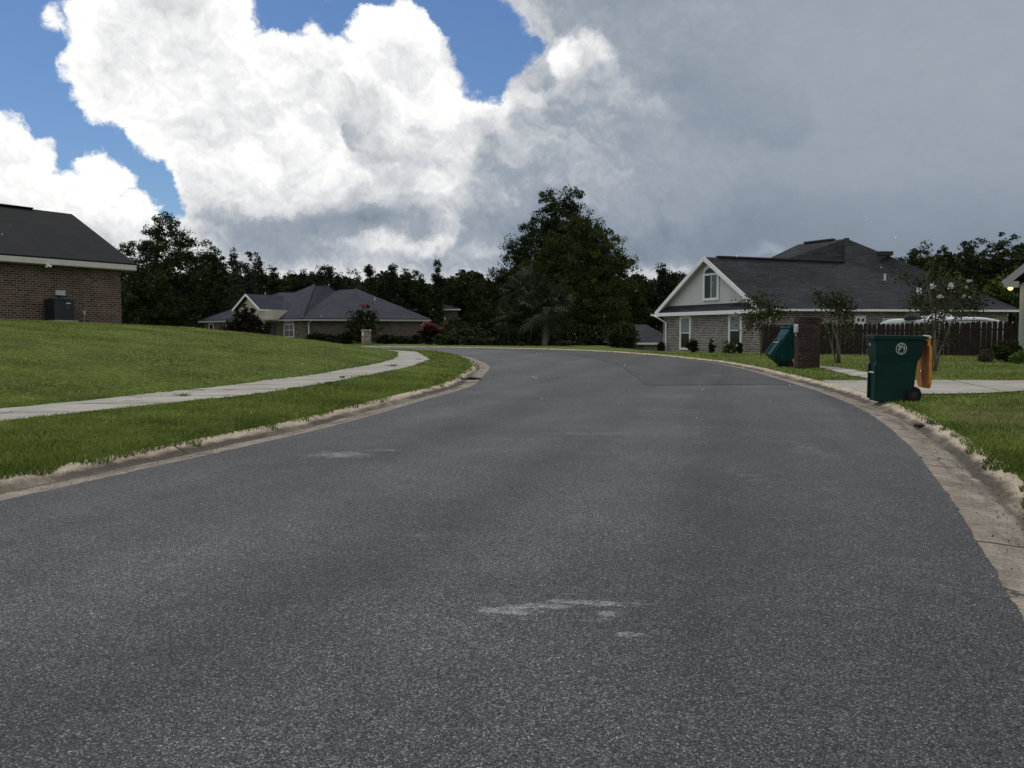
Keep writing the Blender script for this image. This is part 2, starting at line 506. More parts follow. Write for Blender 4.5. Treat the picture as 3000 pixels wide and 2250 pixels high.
def brick_mat(name, c1, c2, mortar, dark_frac=.5, scale=1.0):
    m, N, b = new_mat(name)
    br = N.n.new('ShaderNodeTexBrick')
    N.l.new(uvc(N), br.inputs['Vector'])
    br.offset = .5
    br.inputs['Scale'].default_value = 1.0 / scale
    br.inputs['Mortar Size'].default_value = .011
    br.inputs['Mortar Smooth'].default_value = .15
    br.inputs['Bias'].default_value = 0.0
    br.inputs['Brick Width'].default_value = .215
    br.inputs['Row Height'].default_value = .076
    br.inputs['Color1'].default_value = (0, 0, 0, 1)
    br.inputs['Color2'].default_value = (1, 1, 1, 1)
    br.inputs['Mortar'].default_value = (.5, .5, .5, 1)
    k = N.sep(br.outputs['Color'])[0]
    cb = N.ramp(k, [(0, c1), (dark_frac, tuple((x + y) / 2 for x, y in zip(c1, c2))), (1, c2)])
    cb = N.v('SCALE', cb, scale=N.rng(N.noise(pos(N), 6, 4).outputs['Fac'], .3, .7, .75, 1.25))
    c = N.mix(br.outputs['Fac'], cb, mortar)
    c = N.v('SCALE', c, scale=N.rng(N.noise(pos(N), .7, 4).outputs['Fac'], .3, .7, .85, 1.13))
    setc(N, b, c, .9, .15)
    bump(N, b, N.m('SUBTRACT', 1.0, br.outputs['Fac']), .6, .008)


brick_mat('brick_brown', (.040, .024, .018), (.12, .073, .053), (.21, .185, .155), .5, 1.3)
brick_mat('brick_grey', (.035, .027, .025), (.19, .155, .138), (.50, .475, .45), .5, 1.45)
brick_mat('brick_taupe', (.050, .040, .033), (.125, .10, .083), (.16, .145, .128))
brick_mat('brick_red', (.024, .016, .013), (.056, .034, .028), (.052, .043, .038))
brick_mat('brick_speckled', (.030, .026, .024), (.36, .29, .25), (.33, .30, .27), .4, 1.3)


def shingle_mat(name, lo, hi):
    m, N, b = new_mat(name)
    br = N.n.new('ShaderNodeTexBrick')
    N.l.new(uvc(N), br.inputs['Vector'])
    br.offset = .37
    br.offset_frequency = 3
    br.squash = .7
    br.squash_frequency = 2
    br.inputs['Scale'].default_value = 1.0
    br.inputs['Mortar Size'].default_value = .030
    br.inputs['Mortar Smooth'].default_value = .6
    br.inputs['Brick Width'].default_value = .85
    br.inputs['Row Height'].default_value = .20
    br.inputs['Color1'].default_value = (0, 0, 0, 1)
    br.inputs['Color2'].default_value = (1, 1, 1, 1)
    br.inputs['Mortar'].default_value = (.5, .5, .5, 1)
    k = N.sep(br.outputs['Color'])[0]
    mid_ = tuple((a + b_) / 2 for a, b_ in zip(lo, hi))
    c = N.ramp(k, [(0, tuple(a * .75 + m_ * .25 for a, m_ in zip(lo, mid_))), (1, tuple(a * .75 + m_ * .25 for a, m_ in zip(hi, mid_)))])
    c = N.mix(N.m('MULTIPLY', br.outputs['Fac'], .75), c, tuple(x * .45 for x in lo))
    c = N.v('SCALE', c, scale=N.rng(N.noise(pos(N), .5, 5, .6).outputs['Fac'], .3, .7, .82, 1.18))
    c = N.v('SCALE', c, scale=N.rng(N.noise(pos(N), 40, 3, .6).outputs['Fac'], .3, .7, .75, 1.25))
    setc(N, b, c, .9, .2)
    bump(N, b, N.m('SUBTRACT', k, br.outputs['Fac']), .5, .01)


shingle_mat('shingle_black', (.007, .0075, .009), (.013, .014, .017))
shingle_mat('shingle_grey', (.021, .025, .035), (.037, .043, .058))
shingle_mat('shingle_charcoal', (.013, .0145, .018), (.037, .040, .047))

plain('white_paint', (.72, .73, .74), .5, .35, .06, 2)
plain('cream_paint', (.52, .50, .45), .6, .3, .10, 2)
plain('stucco', (.52, .53, .525), .9, .15, .09, 1.6, bmp=.4)
plain('tan_stucco', (.42, .39, .33), .9, .15, .08, 1.6)
plain('soffit_paint', (.40, .40, .40), .7, .2, .06, 2)
plain('grey_paint', (.30, .31, .31), .6, .3, .08, 2)
plain('dark_metal', (.022, .025, .032), .5, .4, .2, 4)
plain('metal_box', (.42, .46, .50), .45, .4, .1, 5)
plain('galvanised', (.50, .52, .54), .4, .5, .1, 5, metal=.5)
plain('pvc_grey', (.36, .36, .35), .6, .3, .1, 5)
plain('green_siding', (.27, .305, .275), .7, .25, .06, 2)
plain('rubber', (.010, .010, .010), .8, .2, .2, 8)
plain('fence_wood', (.026, .018, .017), .85, .15, .38, 5, bmp=.5)
plain('gelcoat', (.70, .71, .73), .25, .5, .03, 2)
plain('dark_canvas', (.045, .047, .052), .8, .2, .1, 3)
plain('black_trim', (.012, .012, .014), .5, .4, .1, 3)
plain('rain_water', (.8, .82, .85), .1, .5, .02, 2)
plain('mortar', (.14, .125, .12), .9, .1, .3, 20)
plain('dirt', (.045, .037, .027), .95, .1, .4, 8)
plain('door_tan', (.20, .195, .175), .7, .2, .1, 2)
plain('plastic_teal', (.003, .040, .040), .5, .16, .22, 5)
plain('plastic_green', (.002, .025, .020), .5, .16, .20, 5)
plain('decal_white', (.55, .60, .58), .6, .2, .05, 8)


def glass_mat(name, col, rough=.08):
    m, N, b = new_mat(name)
    setc(N, b, col, rough, .28)


glass_mat('window_glass', (.016, .018, .020))
glass_mat('blind_glass', (.19, .225, .215), .25)
glass_mat('curtain_glass', (.10, .125, .13), .2)


def lid_mat():
    m, N, b = new_mat('rusty_orange')
    p = pos(N)
    c = N.ramp(N.noise(p, 7, 6, .65).outputs['Fac'], [(.28, (.34, .12, .014)), (.5, (.52, .20, .022)), (.75, (.62, .27, .035))])
    st = N.rng(N.noise(p, 4.5, 6, .7).outputs['Fac'], .58, .68, 0, .8)
    c = N.mix(st, c, (.05, .022, .010))
    setc(N, b, c, .55, .3)


lid_mat()


def glow_mat():
    m, N, b = new_mat('lamp_glow')
    setc(N, b, (.9, .6, .3), .4)
    b.inputs['Emission Color'].default_value = (1.0, .52, .13, 1)
    b.inputs['Emission Strength'].default_value = 3.0


glow_mat()


# ------------------------------------------------------------------ object helpers
def tag(o, label=None, cat=None, group=None, kind=None):
    if label:
        o['label'] = label
    if cat:
        o['category'] = cat
    if group:
        o['group'] = group
    if kind:
        o['kind'] = kind
    return o


def thing(name, label, cat, loc=(0, 0, 0), rot=(0, 0, 0), group=None):
    o = bpy.data.objects.new(name, None)
    o.empty_display_size = .3
    COL.objects.link(o)
    o.location = loc
    o.rotation_euler = rot
    tag(o, label, cat, group)
    return o


def root_of(o):
    while o.parent:
        o = o.parent
    return o


def np_obj(name, verts, faces_flat, nper, mat, parent=None, base=None, rnd=None, local=False):
    """fast mesh from numpy arrays: every face has nper corners"""
    verts = np.asarray(verts, dtype=np.float32)
    off = np.zeros(3, dtype=np.float32)
    if parent is not None and not local:
        off = np.array(root_of(parent).location, dtype=np.float32)
    elif base is not None:
        off = np.array(base, dtype=np.float32)
    me = bpy.data.meshes.new(name)
    nv = len(verts)
    nf = len(faces_flat) // nper
    me.vertices.add(nv)
    me.vertices.foreach_set('co', (verts - off).ravel())
    me.loops.add(nf * nper)
    me.loops.foreach_set('vertex_index', np.asarray(faces_flat, dtype=np.int32))
    me.polygons.add(nf)
    me.polygons.foreach_set('loop_start', np.arange(0, nf * nper, nper, dtype=np.int32))
    me.polygons.foreach_set('loop_total', np.full(nf, nper, dtype=np.int32))
    me.update(calc_edges=True)
    if rnd is not None:
        a = me.attributes.new('rnd', 'FLOAT', 'POINT')
        a.data.foreach_set('value', np.asarray(rnd, dtype=np.float32))
    me.materials.append(MATS[mat])
    o = bpy.data.objects.new(name, me)
    COL.objects.link(o)
    if parent is not None:
        o.parent = parent
    elif base is not None:
        o.location = base
    return o


class MB:
    def __init__(self):
        self.v = []
        self.f = []
        self.uv = None

    def face(self, *pts):
        i = len(self.v)
        self.v += [Vector(p) for p in pts]
        self.f.append(list(range(i, i + len(pts))))
        return self

    def box(self, c, s, ax=None):
        c = Vector(c)
        X, Y, Z = ax if ax else (Vector((1, 0, 0)), Vector((0, 1, 0)), Vector((0, 0, 1)))
        i = len(self.v)
        for k in (-.5, .5):
            for j in (-.5, .5):
                for h in (-.5, .5):
                    self.v.append(c + X * (h * s[0]) + Y * (j * s[1]) + Z * (k * s[2]))
        for q in ((0, 2, 3, 1), (4, 5, 7, 6), (0, 1, 5, 4), (2, 6, 7, 3), (0, 4, 6, 2), (1, 3, 7, 5)):
            self.f.append([i + a for a in q])
        return self

    def beam(self, p0, p1, w, h):
        """bar from p0 to p1, w across (horizontal), h upright"""
        p0, p1 = Vector(p0), Vector(p1)
        d = (p1 - p0)
        L = d.length
        d.normalize()
        side = d.cross(Vector((0, 0, 1)))
        if side.length < 1e-4:
            side = Vector((1, 0, 0))
        side.normalize()
        up = side.cross(d)
        return self.box((p0 + p1) / 2, (L, w, h), (d, side, up))

    def loft(self, loops, cap0=True, cap1=True, closed=True):
        i0 = len(self.v)
        n = len(loops[0])
        for lp in loops:
            self.v += [Vector(p) for p in lp]
        for a in range(len(loops) - 1):
            for b in range(n if closed else n - 1):
                b2 = (b + 1) % n
                self.f.append([i0 + a * n + b, i0 + a * n + b2, i0 + (a + 1) * n + b2, i0 + (a + 1) * n + b])
        if cap0:
            self.f.append([i0 + b for b in range(n)][::-1])
        if cap1:
            self.f.append([i0 + (len(loops) - 1) * n + b for b in range(n)])
        return self

    def tube(self, pts, radii, n=8, cap=True):
        pts = [Vector(p) for p in pts]
        if isinstance(radii, (int, float)):
            radii = [radii] * len(pts)
        loops = []
        ref = Vector((0.31, 0.95, 0.05))
        for k, p in enumerate(pts):
            d = (pts[min(k + 1, len(pts) - 1)] - pts[max(k - 1, 0)]).normalized()
            a = d.cross(ref)
            if a.length < .1:
                a = d.cross(Vector((1, 0, 0)))
            a.normalize()
            b = d.cross(a)
            loops.append([p + (a * math.cos(2 * math.pi * q / n) + b * math.sin(2 * math.pi * q / n)) * radii[k] for q in range(n)])
        return self.loft(loops, cap, cap)

    def prism(self, poly, z0, z1):
        """poly: list of (x, y), upright walls z0..z1 with caps"""
        return self.loft([[(x, y, z0) for x, y in poly], [(x, y, z1) for x, y in poly]])

    def disc_y(self, c, r, h, n=20, axis='Y'):
        """short cylinder, its axis along Y (or X)"""
        c = Vector(c)
        loops = []
        for s in (-.5, .5):
            lp = []
            for k in range(n):
                a = 2 * math.pi * k / n
                if axis == 'Y':
                    lp.append(c + Vector((r * math.cos(a), s * h, r * math.sin(a))))
                else:
                    lp.append(c + Vector((s * h, r * math.cos(a), r * math.sin(a))))
            loops.append(lp)
        return self.loft(loops)

    def build(self, name, mat, parent=None, base=None, smooth=False, local=False, uvs=True, fix=False):
        off = Vector((0, 0, 0))
        if parent is not None and not local:
            off = root_of(parent).location.copy()
        elif base is not None:
            off = Vector(base)
        me = bpy.data.meshes.new(name)
        me.from_pydata([tuple(p - off) for p in self.v], [], self.f)
        if fix:
            import bmesh
            bm = bmesh.new()
            bm.from_mesh(me)
            bmesh.ops.recalc_face_normals(bm, faces=bm.faces)
            bm.to_mesh(me)
            bm.free()
        if uvs:
            ul = me.uv_layers.new(name='UVMap')
            for pi, p in enumerate(me.polygons):
                if self.uv is not None and self.uv[pi] is not None:
                    for li, q in zip(p.loop_indices, self.uv[pi]):
                        ul.data[li].uv = q
                    continue
                n = p.normal
                if abs(n.z) > .999:
                    t, b = Vector((1, 0, 0)), Vector((0, 1, 0))
                else:
                    t = Vector((0, 0, 1)).cross(n).normalized()
                    b = n.cross(t)
                for li in p.loop_indices:
                    co = me.vertices[me.loops[li].vertex_index].co + off
                    ul.data[li].uv = (co.dot(t), co.dot(b))
        me.materials.append(MATS[mat])
        if smooth:
            for p in me.polygons:
                p.use_smooth = True
        o = bpy.data.objects.new(name, me)
        COL.objects.link(o)
        if parent is not None:
            o.parent = parent
        elif base is not None:
            o.location = base
        return o


# ------------------------------------------------------------------ street layout
def smooth_curve(pts, step=.25, sig=2.5):
    pts = np.array(pts, float)
    seg = np.hypot(*np.diff(pts, axis=0).T)
    t = np.concatenate([[0], np.cumsum(seg)])
    s = np.arange(0, t[-1], step)
    x, y = np.interp(s, t, pts[:, 0]), np.interp(s, t, pts[:, 1])
    k = int(sig / step * 3)
    w = np.exp(-.5 * (np.arange(-k, k + 1) * step / sig) ** 2)
    w /= w.sum()

    def flt(a):
        lo = 2 * a[0] - a[k:0:-1]
        hi = 2 * a[-1] - a[-2:-k - 2:-1]
        return np.convolve(np.concatenate([lo, a, hi]), w, 'valid')
    return np.stack([flt(x), flt(y)], 1)


L_px = [(0, 1471), (434, 1376), (725, 1308), (949, 1261), (1220, 1180), (1390, 1132), (1437, 1078), (1424, 1064), (1380, 1047), (1290, 1029)]
R_px = [(2992, 1804), (2856, 1587), (2748, 1404), (2653, 1292), (2544, 1208), (2415, 1153), (2334, 1128), (2178, 1082), (2090, 1064),
        (1975, 1049.5), (1915, 1043.6), (1763, 1031.5), (1590, 1024.2), (1400, 1020.6), (1250, 1018)]
L0 = [onground(*p) for p in L_px]
R0 = [onground(*p) for p in R_px]
L_edge = smooth_curve([(-9.4, -12), (-5.55, -.3)] + L0 + [(-9.5, 60.5), (-14, 63.5), (-21, 65.5), (-30, 66.5), (-120, 68)], .25, 1.1)
R_edge = smooth_curve([(-4.5, -12), (0.55, -.3)] + R0 + [(-12.5, 71.3), (-20, 73.2), (-30, 74.3), (-120, 76)], .25, 1.1)
SLo_px = [(0, 1237), (366, 1193), (678, 1166), (1004, 1115), (1200, 1075), (1261, 1051), (1220, 1030.5)]
SUp_px = [(0, 1197), (353, 1163), (468, 1153), (882, 1105), (1085, 1071), (1153, 1054), (1166, 1041), (1163, 1030.5)]
SLo = smooth_curve([(-10.6, -12), (-7.6, 3)] + [onground(*p, .2) for p in SLo_px] + [(-9, 52.5), (-14.5, 57.5), (-22, 60.5), (-60, 63)], .25, 1.0)
SUp = smooth_curve([(-11.9, -12), (-8.8, 3)] + [onground(*p, .2) for p in SUp_px] + [(-9.8, 51.2), (-15, 56.2), (-22.4, 59), (-60, 61.6)], .25, 1.0)


KW = .70                 # width of kerb and gutter


def plane(y):
    return .004 * np.clip(y, -20, 90)


def dist_poly(x, y, poly):
    """distance to densely sampled polyline and index of the nearest sample"""
    x = np.asarray(x, np.float32)
    y = np.asarray(y, np.float32)
    d = np.empty(len(x), np.float32)
    idx = np.empty(len(x), np.int32)
    P = poly.astype(np.float32)
    for i in range(0, len(x), 6000):
        q = (x[i:i + 6000, None] - P[None, :, 0]) ** 2 + (y[i:i + 6000, None] - P[None, :, 1]) ** 2
        j = q.argmin(1)
        idx[i:i + 6000] = j
        d[i:i + 6000] = np.sqrt(q[np.arange(len(j)), j])
    return d, idx


ROAD_POLY = np.concatenate([L_edge[::2], R_edge[::-2]])


def inside(x, y, poly):
    r = np.zeros(len(x), bool)
    n = len(poly)
    for i in range(n):
        x0, y0 = poly[i]
        x1, y1 = poly[(i + 1) % n]
        if y0 == y1:
            continue
        c = ((y0 > y) != (y1 > y)) & (x < (x1 - x0) * (y - y0) / (y1 - y0) + x0)
        r ^= c
    return r


UP_D, _ = dist_poly(SUp[:, 0], SUp[:, 1], L_edge)


def sst(a, b, x):
    t = np.clip((x - a) / (b - a), 0, 1)
    return t * t * (3 - 2 * t)


def ground_info(x, y):
    dl, _ = dist_poly(x, y, L_edge)
    dr, _ = dist_poly(x, y, R_edge)
    ins = inside(x, y, ROAD_POLY)
    left = dl < dr
    d = np.where(left, dl, dr)
    d = np.where(ins, -d, d)
    _, k = dist_poly(x, y, SUp)
    s = np.where(left & ~ins, np.maximum(0, d - UP_D[k]), 0)
    return d, left, s


def gz(x, y, info=None):
    x = np.atleast_1d(np.asarray(x, float))
    y = np.atleast_1d(np.asarray(y, float))
    d, left, s = info if info is not None else ground_info(x, y)
    z = plane(y) + np.where(d < .80 * KW, -.20, -.20 + .275 * np.clip((d - .80 * KW) / .08, 0, 1))
    z = z + np.where(left, .105 * np.clip((d - .6) / 2.0, 0, 1), (.035 * np.clip((d - .6) / 2.0, 0, 1) - .12 * sst(36, 50, y) * sst(8, 10, x) - .38 * sst(56, 62, y) * sst(8, 10.5, x)))
    H = np.interp(s, [0, .5, 1.2, 2.4, 4, 6, 10, 15, 22], [0.02, .10, .22, .40, .62, .88, 1.30, 1.55, 1.66])
    H = H * (1 - sst(43, 64, y)) * (.55 + .45 * sst(2, 22, y))
    z = z + np.where(left, H, 0)
    return z


def g1(x, y):
    return float(gz([x], [y])[0])


# ground sheet -----------------------------------------------------
def axis(lo, hi, step, far, k=1.35):
    a = list(np.arange(lo, hi + step * .5, step))
    st, v = step, hi
    up = []
    while v < far:
        st *= k
        v += st
        up.append(v)
    st, v = step, lo
    dn = []
    while v > -far:
        st *= k
        v -= st
        dn.append(v)
    return np.array(dn[::-1] + a + up)


gx, gy = axis(-30, 34, .3, 1500), axis(1.0, 84, .3, 1800)
GX, GY = np.meshgrid(gx, gy)
gX, gY = GX.ravel(), GY.ravel()
gZ = gz(gX, gY)
nx, ny = len(gx), len(gy)
ii = np.arange(nx * ny).reshape(ny, nx)
q = np.stack([ii[:-1, :-1], ii[:-1, 1:], ii[1:, 1:], ii[1:, :-1]], -1).reshape(-1)
ground = np_obj('ground', np.stack([gX, gY, gZ], 1), q, 4, 'lawn_ground')
tag(ground, 'grassy ground of the lawns on both sides of the street', 'ground', kind='structure')


def resample(c, n):
    seg = np.hypot(*np.diff(c, axis=0).T)
    t = np.concatenate([[0], np.cumsum(seg)])
    s = np.linspace(0, t[-1], n)
    return np.stack([np.interp(s, t, c[:, 0]), np.interp(s, t, c[:, 1])], 1), s


def normals(c):
    d = np.gradient(c, axis=0)
    d /= np.hypot(d[:, 0], d[:, 1])[:, None]
    return np.stack([-d[:, 1], d[:, 0]], 1)      # left of travel


rs = np.random.RandomState(5)


def ragged(c, amp, seed):
    r = np.random.RandomState(seed)
    n = len(c)
    a = np.zeros(n)
    for w in (1, 3, 9, 30):
        k = np.interp(np.arange(n), np.arange(0, n + w, w), r.randn(len(np.arange(0, n + w, w))))
        a += k * amp * (.8 if w < 5 else .55)
    return c + normals(c) * a[:, None]


def sheet(name, a, b, zoff, mat, label, cat, nsub=1, uv_s=None):
    mb = MB()
    mb.uv = []
    n = len(a)
    for i in range(n - 1):
        pts = [(*a[i], plane(a[i][1]) + zoff), (*b[i], plane(b[i][1]) + zoff), (*b[i + 1], plane(b[i + 1][1]) + zoff), (*a[i + 1], plane(a[i + 1][1]) + zoff)]
        mb.face(*pts)
        mb.uv.append([(i * .06, 0), (i * .06, 1), (i * .06 + .06, 1), (i * .06 + .06, 0)])
    o = mb.build(name, mat)
    if o.data.polygons[0].normal.z < 0:
        o.data.flip_normals()
    tag(o, label, cat, kind='structure')
    return o


n_e = 5000
La, _ = resample(L_edge, n_e)
Ra, _ = resample(R_edge, n_e)
sheet('road', ragged(La, .006, 1), ragged(Ra, .007, 2), .012, 'asphalt', 'worn grey asphalt street bending left', 'road')

seam_px = [(1892, 1131), (1872, 1113), (1850, 1095), (1815, 1073), (1760, 1055), (1700, 1044.5), (1600, 1034), (1480, 1027), (1380, 1024)]
seam = smooth_curve([onground(*p) for p in seam_px], .25, .7)
ra_ = np.array([onground(*p) for p in ((2338, 1128.5), (1400, 1020.8))])
i0 = np.hypot(*(R_edge - ra_[0]).T).argmin()
i1 = np.hypot(*(R_edge - ra_[1]).T).argmin()
sa, _ = resample(seam, 220)
sb, _ = resample(R_edge[i0:i1], 220)
sheet('road_patch', sa, sb, .016, 'asphalt_patch', 'darker resurfaced asphalt patch on the far right of the street', 'road patch')
# thin open joint along the patch
jp = np.concatenate([np.linspace(R_edge[i0], seam[0], 30), seam[:110]])
jn = normals(jp)
sheet('road_joint', jp - jn * .013, jp + jn * .013, .0185, 'black_trim', 'dark thin joint around the asphalt patch', 'road joint')


def kerb(name, edge, side, label):
    prof = [(-.07, -.02), (-.07, .004), (.0, .002), (.25, -.012), (.50, -.020), (.55, -.012), (.60, .010), (.67, .034), (.74, .056), (.80, .068), (.86, .073), (.90, .070), (.905, -.2)]
    c, s = resample(edge, 900)
    nn = normals(c) * side
    mb = MB()
    mb.uv = []
    rr = np.random.RandomState(3)
    wz = np.interp(np.arange(900), np.arange(0, 900, 12), rr.randn(75)) * .004
    V = []
    for i in range(900):
        V.append([Vector((c[i, 0] + nn[i, 0] * p[0] * KW, c[i, 1] + nn[i, 1] * p[0] * KW, plane(c[i, 1]) + p[1] + (wz[i] if p[0] > .5 else 0))) for p in prof])
    for lp in V:
        mb.v += lp
    m = len(prof)
    for i in range(899):
        for j in range(m - 1):
            mb.f.append([i * m + j, i * m + j + 1, (i + 1) * m + j + 1, (i + 1) * m + j])
            mb.uv.append([(s[i], prof[j][0]), (s[i], prof[j + 1][0]), (s[i + 1], prof[j + 1][0]), (s[i + 1], prof[j][0])])
    o = mb.build(name, 'kerb_concrete', smooth=True, fix=False)
    if side > 0:
        o.data.flip_normals()
    return tag(o, label, 'kerb', kind='structure')


kerb('kerb', L_edge, 1, 'stained rolled concrete kerb and gutter along the left lawn')
kerb('kerb', R_edge, -1, 'stained rolled concrete kerb and gutter along the right lawns')


def walk(name, lo, hi, zoff, mat, label, n=400, wob=.03):
    a, s = resample(lo, n)
    b, _ = resample(hi, n)
    a = ragged(a, wob, 11)
    b = ragged(b, wob, 12)
    za, zb = gz(a[:, 0], a[:, 1]) + zoff, gz(b[:, 0], b[:, 1]) + zoff
    mb = MB()
    mb.uv = []
    for i in range(n - 1):
        for k0, k1 in ((0, .25), (.25, .5), (.5, .75), (.75, 1)):
            def P(i, k):
                x, y = a[i] * (1 - k) + b[i] * k
                return (x, y, za[i] * (1 - k) + zb[i] * k)
            mb.face(P(i, k0), P(i + 1, k0), P(i + 1, k1), P(i, k1))
            mb.uv.append([(s[i], k0), (s[i + 1], k0), (s[i + 1], k1), (s[i], k1)])
    o = mb.build(name, mat)
    if o.data.polygons[0].normal.z < 0:
        o.data.flip_normals()
    return tag(o, label, 'path', kind='structure')


walk('sidewalk', SLo, SUp, .012, 'sidewalk_concrete', 'pale concrete sidewalk curving along the left lawn', 900)

# driveway and the right-hand sidewalk
dl_px = [(2374, 1107), (2470, 1109), (2560, 1110), (2640, 1110.5), (2720, 1110.5), (3000, 1112), (3400, 1114)]
dh_px = [(2562, 1160), (2640, 1151), (2700, 1146), (2760, 1148.5), (2900, 1148), (3050, 1138), (3500, 1130)]
D_up = smooth_curve([onground(*p, .15) for p in dl_px], .2, .3)
D_lo = smooth_curve([onground(*p, .15) for p in dh_px], .2, .3)
walk('driveway', D_lo, D_up, .022, 'drive_concrete', 'concrete driveway apron crossing behind the orange lidded cart', 160, .015)
rs_lo = smooth_curve([onground(*p, .15) for p in [(2556, 1107), (2480, 1092), (2417, 1076.5), (2330, 1064), (2316, 1062)]], .2, .4)
rs_hi = smooth_curve([onground(*p, .15) for p in [(2600, 1102), (2547, 1089), (2470, 1077), (2400, 1069.5), (2320, 1060), (2312, 1059)]], .2, .4)
walk('sidewalk', rs_lo, rs_hi, .018, 'sidewalk_concrete', 'sunken strip of tan sidewalk behind the brick mailbox pillar', 120, .05)


# ------------------------------------------------------------------ grass blades
DRIVE_POLY = np.concatenate([D_lo, D_up[::-1]])
RS_POLY = np.concatenate([rs_lo, rs_hi[::-1]])
SW_POLY = np.concatenate([SLo, SUp[::-1]])


def smooth_noise(x, y, sc, seed):
    r = np.random.RandomState(seed)
    T = r.rand(64, 64)
    fx, fy = x / sc, y / sc
    ix, iy = np.floor(fx).astype(int), np.floor(fy).astype(int)
    tx, ty = fx - ix, fy - iy
    tx, ty = tx * tx * (3 - 2 * tx), ty * ty * (3 - 2 * ty)
    g = lambda a, b: T[a % 64, b % 64]
    return (g(ix, iy) * (1 - tx) + g(ix + 1, iy) * tx) * (1 - ty) + (g(ix, iy + 1) * (1 - tx) + g(ix + 1, iy + 1) * tx) * ty


def grass(n, seed, ylo, yhi, side, hmin, hmax):
    r = np.random.RandomState(seed)
    # density falls off with distance
    u = r.rand(n)
    p = -.75
    y = (ylo ** p + u * (yhi ** p - ylo ** p)) ** (1 / p)
    if side == 'L':
        x = r.uniform(-.72, .02, n) * (y + 1.5)
    else:
        x = r.uniform(.02, .92, n) * (y + 1.5)
    info = ground_info(x, y)
    d, left, s = info
    ok = (d > .62 * KW + .26 * KW * smooth_noise(x, y, .30, 4) + .10 * (smooth_noise(x, y, .9, 8) - .4)) & (left if side == 'L' else ~left)
    for P in ((SW_POLY,) if side == 'L' else (DRIVE_POLY, RS_POLY)):
        dd, _ = dist_poly(x, y, P)
        ok &= ~(inside(x, y, P) & (dd > .05))
    x, y, d, s = x[ok], y[ok], d[ok], s[ok]
    info = tuple(a[ok] for a in info)
    z = gz(x, y, info)
    z = np.where(d < .98 * KW, plane(y) + np.interp(d / KW, [.5, .6, .67, .74, .80, .86, .98], [-.02, .010, .034, .056, .068, .075, .075]), z)
    n = len(x)
    far = np.clip(y / 9.0, 1, 5)
    clump = smooth_noise(x, y, .45, 21) * .6 + smooth_noise(x, y, 1.9, 22) * .6
    h = r.uniform(hmin, hmax, n) * (.55 + .75 * clump) * far ** .28
    h = np.where(s > .1, h * .62, h)
    tall = r.rand(n) < .0025
    h = np.where(tall, h * 1.8, h)
    w = r.uniform(.0035, .0065, n) * far ** .95
    a = r.rand(n) * 2 * math.pi
    lean = r.uniform(.1, .95, n) * h
    la = r.rand(n) * 2 * math.pi
    cx, cy = np.cos(a) * w, np.sin(a) * w
    lx, ly = np.cos(la) * lean, np.sin(la) * lean
    V = np.empty((n, 4, 3))
    V[:, 0] = np.stack([x - cx, y - cy, z - .01], 1)
    V[:, 1] = np.stack([x + cx, y + cy, z - .01], 1)
    V[:, 2] = np.stack([x + cx * .6 + lx * .55, y + cy * .6 + ly * .55, z + h * .65], 1)
    V[:, 3] = np.stack([x + lx, y + ly, z + h], 1)
    base = np.arange(n)[:, None] * 4
    f = (base + np.array([0, 1, 2, 3])[None]).ravel()
    patch = smooth_noise(x, y, 2.6, 31) * .5 + smooth_noise(x, y, .7, 32) * .5
    patch = np.clip((patch - .5) * 1.5 + .5, 0, 1) * .7 + .3 * smooth_noise(x, y, .28, 33)
    rnd = np.clip(-.04 + .72 * patch + .42 * r.rand(n), 0, 1)
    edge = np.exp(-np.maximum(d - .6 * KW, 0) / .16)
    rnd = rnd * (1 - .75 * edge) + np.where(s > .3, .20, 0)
    if side == 'R':
        dry = smooth_noise(x, y, 1.6, 41) * smooth_noise(x, y, .5, 42)
        nearp = np.exp(-(((x - 6.6) / 1.0) ** 2 + ((y - 11.2) / 1.6) ** 2))
        sel = r.rand(n) < np.clip(.20 + (dry - .2) * .9 + nearp * .9, 0, .92)
    else:
        sel = r.rand(n) < .055
    sel &= d > 1.15 * KW
    return V, rnd, sel


def emit_grass(name, parts, label):
    Vg, Rg, Vd, Rd = [], [], [], []
    for V, rnd, sel in parts:
        Vg.append(V[~sel]); Rg.append(rnd[~sel]); Vd.append(V[sel]); Rd.append(rnd[sel])
    for VV, RR, mat, nm, lb in ((Vg, Rg, 'grass_blade', name, label), (Vd, Rd, 'dry_blade', 'dry_grass', 'dry yellowish blades scattered through ' + label)):
        V = np.concatenate(VV)
        n = len(V)
        o = np_obj(nm, V.reshape(-1, 3), np.arange(n * 4), 4, mat, rnd=np.repeat(np.concatenate(RR), 4))
        tag(o, lb, 'grass', kind='stuff')


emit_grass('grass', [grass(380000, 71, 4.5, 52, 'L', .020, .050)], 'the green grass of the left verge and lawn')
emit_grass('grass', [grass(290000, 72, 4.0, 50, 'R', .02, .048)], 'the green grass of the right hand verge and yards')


# ------------------------------------------------------------------ vegetation helpers
def quads(C, size, r, aspect=.55, up_bias=0.0):
    """one leaf-shaped quad per centre"""
    n = len(C)
    nrm = r.randn(n, 3)
    nrm[:, 2] += up_bias * np.sign(nrm[:, 2])
    nrm /= np.linalg.norm(nrm, axis=1)[:, None]
    t = np.cross(nrm, r.randn(n, 3))
    t /= np.linalg.norm(t, axis=1)[:, None]
    b = np.cross(nrm, t)
    sz = (size * r.uniform(.55, 1.35, n))[:, None]
    V = np.empty((n, 4, 3))
    V[:, 0] = C - t * sz
    V[:, 1] = C - b * sz * aspect + t * sz * .1
    V[:, 2] = C + t * sz
    V[:, 3] = C + b * sz * aspect + t * sz * .1
    return V


